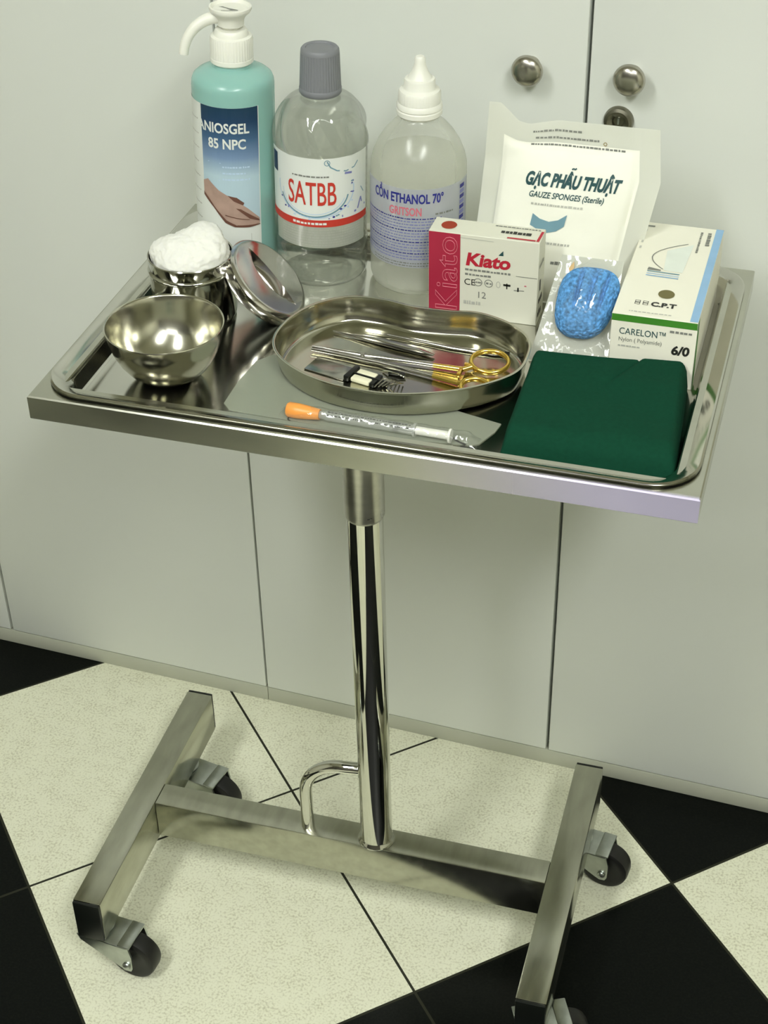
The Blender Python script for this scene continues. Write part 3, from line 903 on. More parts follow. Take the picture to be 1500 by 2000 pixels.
# lid leaning on the canister
ln = Vector((0.691, 0.033, 0.722)).normalized()
lc = Vector((-0.1505, 0.030, Z0+0.0395)); LR = 0.0465
lx_ = Vector((0, 0, 1)).cross(ln).normalized()       # horizontal in the lid plane
ly_ = ln.cross(lx_)
LM = Matrix((lx_, ly_, ln)).transposed().to_4x4(); LM.translation = lc
b = B()
b.lathe([(LR-0.0010, -0.0135), (LR+0.0004, -0.0138), (LR+0.0009, -0.0130), (LR, -0.0118), (LR-.0008, -0.0080), (LR-.0010, -0.0045), (LR-.0004, -0.0030), (LR-0.0020, -0.0010), (LR-0.0042, 0.0),
         (LR-0.0060, 0.0002)], lid_steel, mtx=LM, seg=96)
b.lathe([(LR-0.0020, -0.0136), (LR-0.0030, -0.0030), (LR-0.0070, -0.0020)], lid_steel, mtx=LM, seg=96)
lid = obj('canister_lid', b)
tag(lid, 'round steel canister lid with a half-moon finger grip, leaning on the canister', 'lid')
# top disc with a pressed half-moon grip; the chord runs down to the right as the photo shows
b = B()
dr = rt*0.72-up*0.70
chord = (dr-ln*dr.dot(ln)).normalized()
perp = ln.cross(chord)
if perp.dot(rt) > 0: perp = -perp            # positive perp = lower left side
R0 = LR-0.0060
off0 = -0.004
def lidz(s, tt):
    base = 0.0002+0.0006*(1-(s*s+tt*tt)/(R0*R0))
    q = s-off0
    if q > 1e-6:
        w = 0.017*(max(0.0, 1-(tt/0.034)**2))
        if w > 1e-6 and q < w: base -= 0.0125*(1-(q/w)**2.5)*min(1, w/0.010)
    else:
        hw = max(0.0, 1-(tt/0.036)**2)
        base += 0.0022*hw*max(0, 1+q/0.03)
    return base
svals = [off0-(R0+off0)*(1-k/24)**1.0 for k in range(25)]
svals = [-R0+ (off0+R0)*k/24 for k in range(25)]+[off0+0.00001]+[off0+0.00001+(R0-off0-0.00001)*k/40 for k in range(1, 41)]
NT = 64
verts, faces = [], []
for s in svals:
    hw = math.sqrt(max(0, R0*R0-s*s))
    for j in range(NT+1):
        tt = -hw+2*hw*j/NT
        verts.append(lc+chord*tt+perp*s+ln*lidz(s, tt))
for i in range(len(svals)-1):
    for j in range(NT):
        faces.append([i*(NT+1)+j, i*(NT+1)+j+1, (i+1)*(NT+1)+j+1, (i+1)*(NT+1)+j])
b.add(verts, faces, lid_steel)
obj('grip_top', b, lid, weld=1e-7, angle=50)

# ------------------------------------------------------------------ bowl
bc = Vector((-0.2040, -0.1050, ZT)); BR, BH = 0.0553, 0.0545
b = B()
pf = []
outer = [(0.0, 0.0003), (0.018, 0.0), (0.0235, 0.0010), (0.0310, 0.0055), (0.0385, 0.0125), (0.0450, 0.0220), (0.0500, 0.0330), (0.0530, 0.0440), (0.0545, BH-0.0010), (0.0553, BH), (0.0550, BH+0.0007), (0.0540, BH+0.0004)]
inner = [(0.0533, BH-0.0010), (0.0518, 0.0440), (0.0488, 0.0330), (0.0438, 0.0222), (0.0374, 0.0130), (0.0302, 0.0064), (0.0230, 0.0022), (0.016, 0.0012), (0, 0.0012)]
b.lathe(outer+inner, bowl_steel, bc, 96)
bw = obj('steel_bowl', b, loc=bc, angle=50)
tag(bw, 'empty round steel bowl at the front left of the tray', 'bowl')

# ------------------------------------------------------------------ kidney dish
kp = [(-0.116, -0.050), (-0.109, -0.076), (-0.090, -0.098), (-0.062, -0.115), (-0.029, -0.124), (0.009, -0.125), (0.040, -0.118), (0.072, -0.103), (0.098, -0.083), (0.1155, -0.060), (0.1195, -0.034),
      (0.115, -0.004), (0.094, 0.020), (0.060, 0.034), (0.027, 0.031), (-0.005, 0.030), (-0.038, 0.036), (-0.071, 0.033), (-0.097, 0.013), (-0.112, -0.017)]
kp = [Vector((x, y, 0)) for x, y in kp]
def crom(P, n):
    out = []
    m_ = len(P)
    for i in range(m_):
        p0, p1, p2, p3 = P[i-1], P[i], P[(i+1) % m_], P[(i+2) % m_]
        for k in range(n):
            t = k/n
            out.append(0.5*((2*p1)+(-p0+p2)*t+(2*p0-5*p1+4*p2-p3)*t*t+(-p0+3*p1-3*p2+p3)*t**3))
    return out
ko = crom(kp, 6)
def inset(P, d):
    n = len(P); out = []
    for i in range(n):
        tg = (P[(i+1) % n]-P[i-1]).normalized()
        out.append(P[i]+Vector((-tg.y, tg.x, 0))*d)
    return out
KZ = Z0+0.0016
lv = [(0.0085, 0.0), (0.0055, 0.0006), (0.0038, 0.0030), (0.0020, 0.0140), (0.0010, 0.0235), (0.0004, 0.0250), (-0.0012, 0.0256), (-0.0014, 0.0266), (-0.0002, 0.0272), (0.0012, 0.0266), (0.0018, 0.0245),
      (0.0029, 0.0140), (0.0047, 0.0036), (0.0065, 0.0016), (0.0090, 0.0010)]
rows = [[p+Vector((0, 0, KZ+z)) for p in inset(ko, d)] for d, z in lv]
n = len(ko); vs = [v for r in rows for v in r]; fs = []
for i in range(len(rows)-1):
    for k in range(n):
        fs.append([i*n+k, i*n+(k+1) % n, (i+1)*n+(k+1) % n, (i+1)*n+k])
fs.append([k for k in range(n)][::-1]); fs.append([(len(rows)-1)*n+k for k in range(n)])
b = B(); b.add(vs, fs, dish_steel)
kd = obj('kidney_dish', b, angle=50)
tag(kd, 'kidney-shaped steel dish in the middle of the tray, holding surgical instruments', 'dish')
KF = KZ+0.0011                                   # inside floor

# ------------------------------------------------------------------ instruments in the dish
def V(x, y, z): return Vector((x, y, KF+z))
nh = thing('needle_holder', 'long steel needle holder with gold ring handles in the kidney dish', 'needle holder', V(0.01, -0.045, 0))
def shaft(pts, radii, name, m, parent, seg=10):
    b = B(); b.sweep(pts, radii, m, seg); return obj(name, b, parent)
shaft([V(-0.087, -0.0335, 0.0045), V(-0.075, -0.0340, 0.0042), V(-0.052, -0.0350, 0.0040), V(-0.035, -0.0352, 0.0040), V(-0.020, -0.0350, 0.0040), V(0.010, -0.0345, 0.0038), V(0.032, -0.0345, 0.0036)],
      [(0.0014, 0.0018), (0.0018, 0.0024), (0.0024, 0.0028), (0.0034, 0.0030), (0.0026, 0.0028), (0.0022, 0.0024), (0.0021, 0.0023)], 'shank', tool_steel, nh)
shaft([V(-0.087, -0.0365, 0.0035), V(-0.075, -0.0370, 0.0034), V(-0.052, -0.0385, 0.0034), V(-0.035, -0.0402, 0.0034), V(-0.020, -0.0420, 0.0034), V(0.010, -0.0470, 0.0032), V(0.036, -0.0520, 0.0032)],
      [(0.0012, 0.0018), (0.0016, 0.0024), (0.0022, 0.0026), (0.0032, 0.0028), (0.0025, 0.0026), (0.0022, 0.0023), (0.0021, 0.0022)], 'shank', tool_steel, nh)
def gold_handle(p, q, c, r, ry_, z, ang=0):
    b = B()
    b.sweep([p, p.lerp(q, .5), q], [(0.0021, 0.0023), (0.0025, 0.0026), (0.0026, 0.0026)], gold, 12)
    ringp = []
    for k in range(36):
        a = 2*PI*k/36
        ringp.append(c+Vector((r*math.cos(a)*math.cos(ang)-ry_*math.sin(a)*math.sin(ang), r*math.cos(a)*math.sin(ang)+ry_*math.sin(a)*math.cos(ang), 0.0035*math.sin(a))))
    b.sweep(ringp, (0.0021, 0.0027), gold, 12, closed=True)
    st = min(ringp, key=lambda v: (v-q).length)
    b.sweep([q, q.lerp(st, .5), st], [(0.0026, 0.0026), (0.0025, 0.0025), (0.0023, 0.0025)], gold, 12)
    # ratchet arm
    return b
b = gold_handle(V(0.032, -0.0345, 0.0036), V(0.060, -0.0355, 0.0042), V(0.0825, -0.0215, 0.0075), 0.0175, 0.0135, 0, 0.15)
b.box((0.057, -0.0465, KF+0.0020), (0.0605, -0.0335, KF+0.0062), gold, 0.0006)
b.box((0.0600, -0.0300, KF+0.0030), (0.0665, -0.0265, KF+0.0070), gold, 0.0008)
obj('ring_handle', b, nh)
b = gold_handle(V(0.036, -0.0520, 0.0032), V(0.062, -0.0580, 0.0036), V(0.0805, -0.0655, 0.0050), 0.0150, 0.0100, 0, -0.25)
b.box((0.0615, -0.0590, KF+0.0012), (0.0645, -0.0465, KF+0.0050), gold, 0.0006)
obj('ring_handle', b, nh)
b = B(); b.lathe([(0, -0.0008), (0.0022, -0.0008), (0.0022, 0.0030), (0.0016, 0.0036), (0, 0.0038)], tool_steel, V(-0.036, -0.0378, 0.0034), 16); obj('pivot_screw', b, nh)
# tweezers
tw = thing('tissue_forceps', 'slim steel forceps lying at the back of the kidney dish', 'forceps', V(-0.03, -0.005, 0))
for sgn in (0, 1):
    dz = 0.0012+0.0042*sgn
    shaft([V(-0.078, 0.0025, 0.0024+0.0008*sgn), V(-0.060, -0.0005, 0.0018+0.0018*sgn), V(-0.036, -0.0038, dz+0.0003), V(-0.010, -0.0085, dz+0.0004), V(0.012, -0.0125, dz-0.0002*sgn), V(0.027, -0.0152, 0.0030)],
          [(0.0007, 0.0006), (0.0011, 0.0008), (0.0030, 0.0007), (0.0040, 0.0007), (0.0034, 0.0007), (0.0024, 0.0007)], 'arm', tool_steel, tw, 10)
# scalpel handle
sh = thing('scalpel_handle', 'thin dark steel handle lying behind the forceps in the kidney dish', 'scalpel', V(0.04, 0.003, 0))
b = B(); b.sweep([V(-0.026, 0.0105, 0.0022), V(-0.010, 0.0088, 0.0022), V(0.005, 0.0072, 0.0023), V(0.040, 0.0033, 0.0023), V(0.080, 0.0025, 0.0023), V(0.092, 0.0045, 0.0022)],
                 [(0.0010, 0.0010), (0.0015, 0.0012), (0.0022, 0.0016), (0.0026, 0.0016), (0.0030, 0.0016), (0.0022, 0.0014)], tool_steel, 10)
obj('handle', b, sh)
b = B(); b.prism([(-0.050, 0.0118), (-0.044, 0.0095), (-0.030, 0.0088), (-0.022, 0.0092), (-0.022, 0.0118), (-0.032, 0.0126)], KF+0.0018, KF+0.0024, tool_steel); obj('blade', b, sh)
b = B(); b.box((0.0905, 0.0022, KF+0.0004), (0.0955, 0.0068, KF+0.0044), black_plastic, 0.001); obj('end_stop', b, sh)
# small cannula-like clip with two cream grips at the front of the dish
cl = thing('clip_applicator', 'small dark metal clip with two cream grips at the front of the kidney dish', 'clip', V(-0.02, -0.07, 0))
M = Matrix.Translation(V(-0.030, -0.0685, 0)) @ Matrix.Rotation(-0.24, 4, 'Z')
for dy in (-0.0052, 0.0052):
    b = B(); b.box((-0.004, dy-0.0040, 0.0004), (0.0155, dy+0.0040, 0.0046), cream_grip, 0.0012, mtx=M); obj('grip', b, cl)
b = B(); b.box((-0.0105, -0.0110, 0.0002), (-0.0050, 0.0110, 0.0060), black_plastic, 0.001, mtx=M)
b.box((-0.005, -0.0009, 0.0002), (0.030, 0.0009, 0.0050), black_plastic, 0.0003, mtx=M)
b.box((0.0160, -0.0090, 0.0002), (0.0205, 0.0090, 0.0044), black_plastic, 0.0006, mtx=M)
obj('clip_body', b, cl)
b = B()
for q in range(5):
    b.sweep([M @ Vector((0.021+0.003*q, -0.008+0.002*q, 0.0012)), M @ Vector((0.026+0.004*q, 0.000, 0.0070)), M @ Vector((0.027+0.0035*q, 0.010, 0.0014))], 0.0007, tool_steel, 6)
obj('spring', b, cl)
b = B(); b.box((-0.0530, -0.0115, 0.0002), (-0.0105, 0.0115, 0.0012), tool_steel, 0.0003, mtx=M)
obj('flat_blade', b, cl)
nd = thing('suture_needle_clip', 'tiny dark steel clip beside the needle holder shank', 'clip', V(0.0, -0.056, 0))
b = B(); b.box((-0.006, -0.0560, KF+0.0002), (0.010, -0.0520, KF+0.0030), black_plastic, 0.0008)
obj('jaw', b, nd)
b = B(); b.sweep([V(-0.012, -0.0525, 0.0012), V(-0.006, -0.0545, 0.0030), V(0.004, -0.0570, 0.0034), V(0.012, -0.0585, 0.0012)], 0.0008, chrome, 8); obj('wire', b, nd)

# ------------------------------------------------------------------ syringe in its peel pouch
sy = thing('syringe_pouch', 'sterile peel pouch with a syringe and orange needle cap along the tray front', 'syringe', (0.0, -0.14, Z0))
b = B()
fo = [(-0.137, -0.138), (-0.1375, -0.100), (-0.134, -0.062), (-0.122, -0.046), (0.080, -0.098), (0.1135, -0.106), (0.111, -0.120), (0.102, -0.1415), (0.094, -0.1455), (0.050, -0.1500), (-0.040, -0.1500), (-0.128, -0.1475)]
b.prism(fo, Z0+0.0003, Z0+0.0009, peel_film)
obj('pouch_backing', b, sy)
sp0, sp1 = Vector((-0.0745, -0.1420, Z0+0.0072)), Vector((0.0885, -0.1455, Z0+0.0072))
dx = (sp1-sp0).normalized(); LEN = (sp1-sp0).length
def along(s, dz=0): return sp0+dx*s+Vector((0, 0, dz))
sdv = dx.cross(Vector((0, 0, 1)))
SM = Matrix((sdv, Vector((0, 0, 1)), dx)).transposed().to_4x4()
SM.translation = sp0
b = B(); b.lathe([(0, 0.0), (0.0058, 0.0003), (0.0070, 0.002), (0.0070, 0.011), (0.0060, 0.022), (0.0048, 0.031), (0, 0.031)], orange_cap, mtx=SM, seg=28)
obj('needle_cap', b, sy)
b = B(); b.lathe([(0, 0.0312), (0.0036, 0.0312), (0.0040, 0.036), (0.0047, 0.038), (0.0047, 0.118), (0.0066, 0.1185), (0.0066, 0.1205), (0, 0.1205)], clear_pp, mtx=SM, seg=28)
rngs = random.Random(9)
def symap(x, y, d=0):
    a = y/0.0047
    return along(0.038+x)+(-sdv*math.sin(a)+Vector((0, 0, 1))*math.cos(a))*(0.0047+d)
for row in (-0.0045, -0.0015, 0.0015, 0.0040):
    put_print(b, symap, 0.001, row, 0.078, 0.0011, ink_black, 0.0002, rng=rngs, lo=0.0008, hi=0.0035)
obj('barrel', b, sy)
b = B(); b.lathe([(0, 0.1206), (0.0038, 0.1206), (0.0038, 0.150), (0.0064, 0.1505), (0.0064, 0.1525), (0, 0.1525)], white_plastic, mtx=SM, seg=24)
b.lathe([(0, 0.100), (0.0041, 0.1), (0.0041, 0.104), (0, 0.104)], black_rubber, mtx=SM, seg=20)
obj('plunger', b, sy)
b = B()
def arch(u, v):
    # clear film stretched over the syringe from edge to edge
    s = -0.006+(LEN+0.020)*u
    w = (v-0.5)*2
    hgt = 0.0078*max(0.0, math.cos(min(1, abs(w)*1.0)*PI/2))**1.3+0.0016
    half = 0.0095 if v < 0.5 else 0.0120
    taper = min(1, (u+0.02)*14, (1.02-u)*14)
    p = along(s)
    return Vector((p.x, p.y, Z0+0.0010+0.0058*taper*max(0, math.cos(w*PI/2))**0.7*2.15+0.0004*math.sin(60*u+3*v)))+(-sdv)*w*half
b.grid(arch, 60, 14, wrap); obj('pouch_film', b, sy, angle=180)
b = B()
fp = flat((sp0.x, sp0.y, Z0+0.0011), dx, -sdv if False else Vector((0, 0, 1)).cross(dx))
put_line(b, fp, [(0.010, 0.0085), (0.004, 0.010), (0.001, 0.006), (0.003, -0.007), (0.006, -0.0085)], 0.0012, ink_black, 0.0002)
for k in range(2):
    put_print(b, fp, 0.030, 0.0105+0.004*k, 0.145, 0.0016, ink_grey if k else ink_black, 0.0002, rng=rngs)
put_line(b, fp, [(0.152, 0.006), (0.160, 0.001), (0.166, -0.001)], 0.0022, ink_black, 0.0002)
obj('printing', b, sy)

# ------------------------------------------------------------------ blade box
kx0, kx1, ky0, ky1, kz0, kz1 = -0.0015, 0.1065, 0.0705, 0.1005, ZT, Z0+0.0895
t = thing('blade_box', 'crimson and white blade box standing behind the kidney dish', 'box', ((kx0+kx1)/2, (ky0+ky1)/2, kz0))
b = B(); b.box((kx0, ky0, kz0), (kx1, ky1, kz1), card_cool, 0.0006, 1)
ff = flat((kx0, ky0, kz0), (1, 0, 0), (0, 0, 1))           # front face
h = kz1-kz0
put_rect(b, ff, 0.0004, 0.0004, 0.0315, h-0.0004, ink_crimson, 0.0003, 1)
v, f = text_tris('Kiato', 0.0340, outline=0.00035, xs=1.0)
mxx = max(p[0] for p in v)
b.add([ff(0.0285-p[1]*0.92, 0.004+p[0]*(h-0.008)/mxx, 0.0006+p[2]) for p in v], f, ink_pink)
put_text(b, ff, 'Kiato', 0.0185, ink_red, 0.0365, h-0.0315, 0.0004, bold=0.0007, shear=0.15, xs=1.08)
put_poly(b, ff, [(0.0690, h-0.0178), (0.0735, h-0.0125), (0.0738, h-0.0178)], ink_teal, 0.0004)
put_print(b, ff, 0.0365, h-0.0375, 0.083, 0.0022, ink_grey, 0.0004, lo=0.002)
put_print(b, ff, 0.0365, h-0.0425, 0.062, 0.0022, ink_grey, 0.0004, lo=0.002)
put_text(b, ff, 'CE', 0.0095, ink_black, 0.0355, h-0.0530, 0.0004)
for x in (0.0495, 0.0600):
    put_ring(b, ff, x, h-0.0490, 0.0042, 0.0007, ink_grey, 0.0004)
    put_print(b, ff, x-0.0025, h-0.0500, x+0.003, 0.002, ink_grey, 0.0004)
put_ring(b, ff, 0.0695, h-0.0490, 0.0022, 0.0007, ink_pale, 0.0004, ry=0.0035)
put_line(b, ff, [(0.0745, h-0.0485), (0.0815, h-0.0485)], 0.0022, ink_black, 0.0004)
put_line(b, ff, [(0.0780, h-0.0465), (0.0780, h-0.0525)], 0.0010, ink_black, 0.0004)
put_line(b, ff, [(0.0850, h-0.0530), (0.0950, h-0.0525)], 0.0008, ink_grey, 0.0004)
put_line(b, ff, [(0.0890, h-0.0495), (0.0890, h-0.0540)], 0.0014, ink_black, 0.0004)
put_line(b, ff, [(0.0950, h-0.0470), (0.0970, h-0.0470)], 0.0012, ink_pink, 0.0004)
put_text(b, ff, '12', 0.0100, ink_grey, 0.0480, h-0.0660, 0.0004)
put_print(b, ff, 0.0355, h-0.0740, 0.053, 0.0040, ink_pale, 0.0004)
put_line(b, ff, [(0.0865, h-0.0375), (0.1070, h-0.0375)], 0.0006, ink_grey, 0.0004)
put_line(b, ff, [(0.0315, h-0.0035), (0.0640, h-0.0040)], 0.0005, ink_pale, 0.0004)
ft = flat((kx0, ky0, kz1), (1, 0, 0), (0, 1, 0))           # top face
put_ellipse(b, ft, 0.0165, 0.0150, 0.0075, 0.0082, ink_brown, 0.0004)
put_print(b, ft, 0.0680, 0.0115, 0.1000, 0.0060, ink_black, 0.0004, lo=0.0025, hi=0.006)
put_line(b, ft, [(0.0760, 0.0032), (0.1035, 0.0032)], 0.0026, ink_red, 0.0004)
put_line(b, ft, [(0.1055, 0.0020), (0.1065, 0.0230)], 0.0026, ink_red, 0.0004)
put_print(b, ft, 0.0600, 0.0240, 0.1040, 0.0020, ink_grey, 0.0004)
fs_ = flat((kx1, ky0, kz0), (0, 1, 0), (0, 0, 1))          # right side
put_print(b, fs_, 0.004, 0.060, 0.024, 0.004, ink_grey, 0.0004)
put_rect(b, fs_, 0.008, 0.034, 0.012, 0.046, ink_black, 0.0004, 1)
put_print(b, fs_, 0.004, 0.022, 0.020, 0.006, ink_black, 0.0004)
put_print(b, fs_, 0.003, 0.008, 0.018, 0.006, ink_black, 0.0004)
obj('carton', b, t)

# ------------------------------------------------------------------ gauze pouch
ga, gyb = 0.30, 0.1180
gU = Vector((0, math.sin(ga), math.cos(ga))); gN = Vector((0, -math.cos(ga), math.sin(ga)))
gO = Vector((0, gyb, Z0+0.0012))
t = thing('gauze_pouch', 'white sealed pouch of surgical gauze leaning upright at the back of the tray', 'gauze', (0.11, gyb, Z0))
GHt = 0.1765
def gx(u, v):
    l = 0.0265+0.0070*v
    r = 0.1835+0.0205*min(1, v/0.72) if v < 0.72 else 0.204-0.0065*(v-0.72)/0.28
    return l+(r-l)*u
def gpos(u, v, d=0.0, back=False):
    pu = max(0, min(1, (u-0.10)/0.76)); pv = max(0, min(1, (v-0.03)/0.83))
    puff = 0.0105*(max(0, math.sin(PI*pu))**0.35)*(max(0, math.sin(PI*pv))**0.4)
    wr = 0.0016*noise.noise(Vector((u*5, v*6, 1.3)))+0.0012*math.sin(v*9+u*3)*(1 if u < 0.1 or u > 0.88 else 0.2)
    fold = 0.010*max(0, 1-math.hypot((u-0.03)*3.2, (v-1.0)*4.2)) if not back else 0.010*max(0, 1-math.hypot((u-0.03)*3.2, (v-1.0)*4.2))
    top = 0.012*max(0, min(1, 1.6-u*9))*max(0, (v-.80)/.20)-0.006*max(0, 1-abs(u-0.24)*6)*max(0, (v-.8)/.2)
    q = gO+Vector((gx(u, v), 0, 0))+gU*(GHt*v+top)+gN*(((-0.25*puff if back else puff)+wr+fold)+d)
    return q
b = B()
def gm(u, v):
    return pouch_film if (u < 0.105 or u > 0.875 or v > 0.875) else paper_white
b.grid(lambda u, v: gpos(u, v), 60, 60, paper_white, gm)
b.grid(lambda u, v: gpos(1-u, v, -0.0009, True), 40, 40, pouch_film)
pouch_b = b
b = B()
def gblock(u, v):
    pu = max(0, math.sin(PI*u))**0.25; pv = max(0, math.sin(PI*v))**0.25
    U, Vv = 0.125+0.72*u, 0.05+0.79*v
    q = gpos(U, Vv, -0.0012)
    return q
b.grid(gblock, 24, 24, paper_white)
obj('gauze_stack', b, t, angle=180)
b = pouch_b
gw = 0.172
def gmap(x, y, d=0): return gpos(x/gw, y/GHt, d+0.0003)
put_text(b, gmap, 'GẠC PHÂU THUẬT', 0.0172, ink_teal, 0.0440, 0.1150, 0.0004, bold=0.0008, shear=0.22, xs=0.615)
put_line(b, gmap, [(0.0880, 0.1325), (0.0895, 0.1338), (0.0910, 0.1328), (0.0925, 0.1342)], 0.0014, ink_teal, 0.0004)
put_text(b, gmap, 'GAUZE SPONGES (Sterile)', 0.0080, ink_teal, 0.0500, 0.1035, 0.0004, bold=0.00012, shear=0.15, xs=0.82)
rngs = random.Random(11)
put_print(b, gmap, 0.0540, 0.0960, 0.1060, 0.0022, ink_pale, 0.0004, rng=rngs)
put_poly(b, gmap, [(0.0575, 0.0875), (0.0655, 0.0830), (0.0750, 0.0810), (0.0750, 0.0700), (0.0655, 0.0720), (0.0565, 0.0760)], ink_slate, 0.0006)
put_poly(b, gmap, [(0.0750, 0.0810), (0.0840, 0.0835), (0.0920, 0.0895), (0.0910, 0.0780), (0.0840, 0.0725), (0.0750, 0.0700)], ink_slate, 0.0006)
put_print(b, gmap, 0.0480, 0.0590, 0.1020, 0.0026, ink_pale, 0.0004, rng=rngs)
put_print(b, gmap, 0.0620, 0.0540, 0.0720, 0.0024, ink_pale, 0.0004, rng=rngs)
put_print(b, gmap, 0.0850, 0.0400, 0.1160, 0.0034, ink_grey, 0.0004, rng=rngs)
put_print(b, gmap, 0.1070, 0.0330, 0.1110, 0.0026, ink_grey, 0.0004, rng=rngs)
for k, (a, c) in enumerate(((0.046, 0.096), (0.049, 0.112), (0.045, 0.140))):
    put_print(b, gmap, a, 0.1665-0.0068*k, c, 0.0020, ink_grey, 0.0004, rng=rngs)
put_ring(b, gmap, 0.118, 0.1585, 0.0018, 0.0006, gold, 0.0004, 12)
obj('pouch', b, t, angle=60, recalc=False)

# ------------------------------------------------------------------ suture box
ux0, ux1, uy0, uy1, uz0, uz1 = 0.1900, 0.2670, -0.0065, 0.1800, ZT, Z0+0.0700
t = thing('suture_box', 'long white suture box with a green front end on the right of the tray', 'box', ((ux0+ux1)/2, 0.09, uz0))
b = B(); b.box((ux0, uy0, uz0), (ux1, uy1, uz1), card_white, 0.0006, 1)
ft = flat((ux0, uy0, uz1), (1, 0, 0), (0, 1, 0))
w, d = ux1-ux0, uy1-uy0
put_rect(b, ft, w-0.0075, 0.001, w-0.0002, d-0.0005, ink_sky, 0.0003, 1)
for x in (0.0190, 0.0262):
    put_ring(b, ft, x, 0.0245, 0.0034, 0.0008, ink_black, 0.0004, 4, ry=0.0052, a0=PI/4, a1=PI/4+2*PI)
    put_line(b, ft, [(x-0.002, 0.0245), (x+0.002, 0.0245)], 0.0012, ink_black, 0.0004)
put_text(b, ft, 'C.P.T', 0.0105, ink_black, 0.0312, 0.0205, 0.0004, bold=0.0005, xs=0.95)
put_print(b, ft, 0.014, 0.0065, 0.052, 0.0018, ink_pale, 0.0004)
put_ellipse(b, ft, 0.0420, 0.0450, 0.0075, 0.0082, ink_olive, 0.0004)
pts = []
for k in range(25):
    s = k/24
    px_ = 0.0490-0.0330*math.sin(PI*(0.10+0.78*s))**0.9-0.004*s+0.010*(1-s)
    pts.append((px_, 0.1480-0.0560*s))
put_line(b, ft, pts, 0.0010, ink_grey, 0.0004)
put_poly(b, ft, [(0.0175, 0.0880), (0.0180, 0.0935), (0.0300, 0.0905), (0.0300, 0.0880)], ink_grey, 0.0004)
for k, m in enumerate((ink_slate, ink_mist, ink_sky)):
    put_line(b, ft, [(0.0178, 0.0860-0.0042*k), (0.0480, 0.0850-0.0042*k)], 0.0018, m, 0.0004)
pale = mat('faint_blue_panel', '#dfe6dc', 0.5)
put_poly(b, ft, [(0.0325, 0.0900), (0.0500, 0.0890), (0.0530, 0.1480), (0.0300, 0.1300)], pale, 0.0003)
for k in range(4):
    put_rect(b, ft, 0.0030, 0.165-0.012*k, 0.0050, 0.170-0.012*k, ink_pale, 0.0004, 1)
put_rect(b, ft, 0.0030, 0.176, 0.0110, 0.179, ink_grey, 0.0004, 1)
# writing that runs along the right edge
fr_ = flat((ux0+w-0.0135, uy0+0.182, uz1), (0, -1, 0), (1, 0, 0))
put_print(b, fr_, 0.006, -0.0005, 0.036, 0.0040, ink_grey, 0.0004, lo=0.003, hi=0.006)
put_print(b, fr_, 0.006, -0.0075, 0.050, 0.0022, ink_grey, 0.0004)
ff = flat((ux0, uy0, uz0), (1, 0, 0), (0, 0, 1))
h = uz1-uz0
put_rect(b, ff, 0.0002, h-0.0070, w-0.0002, h-0.0002, ink_green, 0.0003, 1)
put_text(b, ff, 'CARELON™', 0.0094, ink_teal, 0.0075, h-0.0200, 0.0004, xs=0.82)
put_text(b, ff, 'Nylon ( Polyamide)', 0.0060, ink_grey, 0.0075, h-0.0272, 0.0004, xs=0.84)
put_print(b, ff, 0.0075, h-0.0328, 0.028, 0.0018, ink_pale, 0.0004)
put_print(b, ff, 0.0530, h-0.0128, 0.0740, 0.0024, ink_grey, 0.0004)
put_text(b, ff, '6/0', 0.0125, ink_black, 0.0555, h-0.0345, 0.0004, bold=0.0005, shear=0.1)
fs_ = flat((ux1, uy0, uz0), (0, 1, 0), (0, 0, 1))
put_rect(b, fs_, 0.0002, 0.0005, 0.0120, h-0.0005, ink_green, 0.0003, 1)
put_line(b, fs_, [(0.012, 0.020), (0.010, 0.003)], 0.003, card_white, 0.0005)
obj('carton', b, t)

# ------------------------------------------------------------------ scrub sponge in clear wrap
sa, syb = 0.62, 0.0065
sU = Vector((0, math.sin(sa), math.cos(sa))); sN = Vector((0, -math.cos(sa), math.sin(sa)))
t = thing('sponge_pack', 'blue scrub sponge in clear wrap between the crimson box and the suture box', 'sponge', (0.15, syb, Z0))
sO = Vector((0.1130, syb, Z0+0.0015))
SWd, SHt = 0.0735, 0.101
def spos(u, v, d=0.0):
    l = 0.0+0.0165*v; r = SWd+0.0010*v
    wr = 0.0012*noise.noise(Vector((u*4, v*5, 7)))
    return sO+Vector((l+(r-l)*u, 0, 0))+sU*(SHt*v)+sN*(d+wr)
b = B()
pack_white = film('pack_backing', (0.97, 0.975, 0.97, 1), 0.84, white='#dedfd3', rough=0.38, gloss=0.5, bump=0.25, bscale=45)
b.grid(lambda u, v: spos(u, v, 0), 24, 24, pack_white)
b.grid(lambda u, v: spos(1-u, v, -0.0006), 24, 24, pack_white)
back_b = b
b = B()
t_ = bmesh.new(); bmesh.ops.create_icosphere(t_, subdivisions=6, radius=1)
def egg(d, grow=0.0, tex=True):
    x, y, z = d
    # superellipse outline, flat back, domed front with three lengthwise grooves
    e = 1.0
    wx, wy = 0.0275*(1+0.10*y), 0.0335
    px_, py_ = x*wx, y*wy
    pz = max(z, -0.25)*0.0165
    if tex and z > 0.1:
        for g in (-0.30, 0.12, 0.52):
            pz -= 0.0075*math.exp(-((x-g)/0.065)**2)*max(0, min(1, (y+0.35)*2.2))*z
        pz += 0.0014*noise.noise(Vector((x*13, y*17, z*9)))
    k = 1+grow
    return px_*k+0.0018*y, py_*k, pz*k
sc0 = spos(0.570, 0.576, 0.0062)
for v_ in t_.verts:
    d = v_.co.normalized()
    d = Vector((math.copysign(abs(d.x)**0.72, d.x), math.copysign(abs(d.y)**0.72, d.y), d.z))
    x, y, z = egg(d)
    v_.co = sc0+Vector((x+0.06*y, 0, 0))+sU*y+sN*z
b.merge(t_, b.mi(sponge_m)); obj('sponge', b, t, angle=180)
b = B()
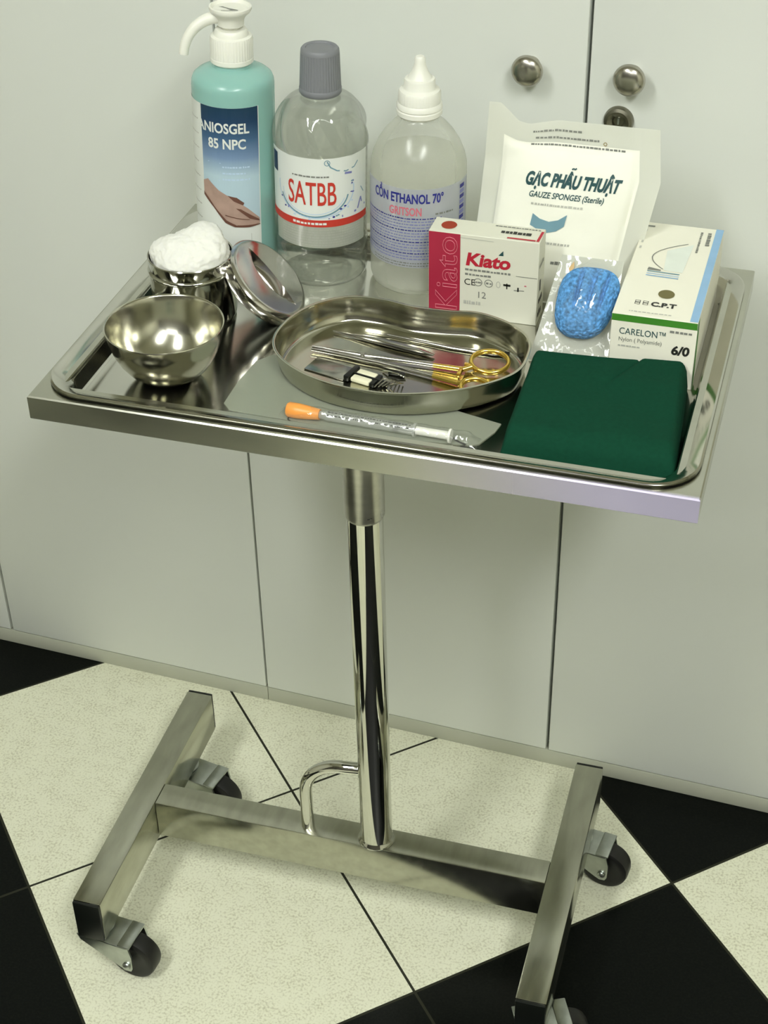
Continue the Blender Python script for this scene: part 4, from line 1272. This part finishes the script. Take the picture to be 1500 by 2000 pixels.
def wrapf(u, v):
    du, dv = (u-0.570)/0.42, (v-0.576)/0.400
    r = math.hypot(du, dv)
    hgt = 0.0245*max(0, 1-r**2.4)**0.5 if r < 1 else 0
    return spos(u, v, max(0.0012, hgt)+0.0005*noise.noise(Vector((u*9, v*9, 3))))
b.grid(wrapf, 54, 54, wrap); obj('clear_wrap', b, t, angle=180, recalc=False)
b = back_b
smap = lambda x, y, d=0: spos(x/SWd, y/SHt, d+0.0016)
put_poly(b, smap, [(0.0125, 0.0885), (0.0165, 0.0960), (0.0185, 0.0905), (0.0160, 0.0850)], mat('tan_ink', '#c9a872', 0.5), 0.0004)
obj('backing', b, t, angle=60, recalc=False)

# ------------------------------------------------------------------ green drape
b = B()
cq = [Vector((0.1235, -0.1560, 0)), Vector((0.2745, -0.1530, 0)), Vector((0.2640, -0.0085, 0)), Vector((0.1215, -0.0215, 0))]
def drape(u, v, top):
    p = (cq[0].lerp(cq[1], u)).lerp(cq[3].lerp(cq[2], u), v)
    T = 0.0300
    # rounded edges: soft at the front, full towards the back
    fr = min(1.0, v/0.16); ff_ = math.sqrt(max(0, 1-(1-fr)**2))
    sd_ = min(1.0, (1-u)/0.07); sf = math.sqrt(max(0, 1-(1-sd_)**2))
    sl = min(1.0, u/0.05); slf = math.sqrt(max(0, 1-(1-sl)**2))
    bk_ = min(1.0, (1-v)/0.02); bf = math.sqrt(max(0, 1-(1-bk_)**2))
    zz = T*(0.80+0.20*v)*ff_*(0.10+0.90*sf)*(0.2+0.8*slf)*(0.55+0.45*bf)
    zz -= 0.0022*math.exp(-(((u-0.60)-(v-0.82)*0.55)/0.012)**2)*max(0, min(1, (v-0.62)/0.1))
    zz += (0.0018 if (u-0.60)-(v-0.82)*0.55 > 0 else 0.0)*max(0, min(1, (v-0.62)/0.1))
    zz += 0.0009*noise.noise(Vector((u*4, v*4, 2)))*min(1, 4*fr) + 0.0006*math.sin((v*1.6+u*0.7)*9)*min(1, fr)
    if not top: zz = 0.0
    return Vector((p.x, p.y, Z0+0.0006+zz))
NU = 64
b.grid(lambda u, v: drape(u, v, True), NU, NU, green_cloth)
b.grid(lambda u, v: drape(1-u, v, False), NU, NU, green_cloth)
# close the rim
for e in range(4):
    def rim(u, v, e=e):
        uv = [(u, 0), (1, u), (1-u, 1), (0, 1-u)][e]
        a, c = drape(uv[0], uv[1], False), drape(uv[0], uv[1], True)
        return a.lerp(c, v)
    b.grid(rim, NU, 4, green_cloth)
cl_ = obj('folded_drape', b, angle=60, weld=1e-6)
tag(cl_, 'folded dark green surgical cloth at the front right of the tray', 'cloth')
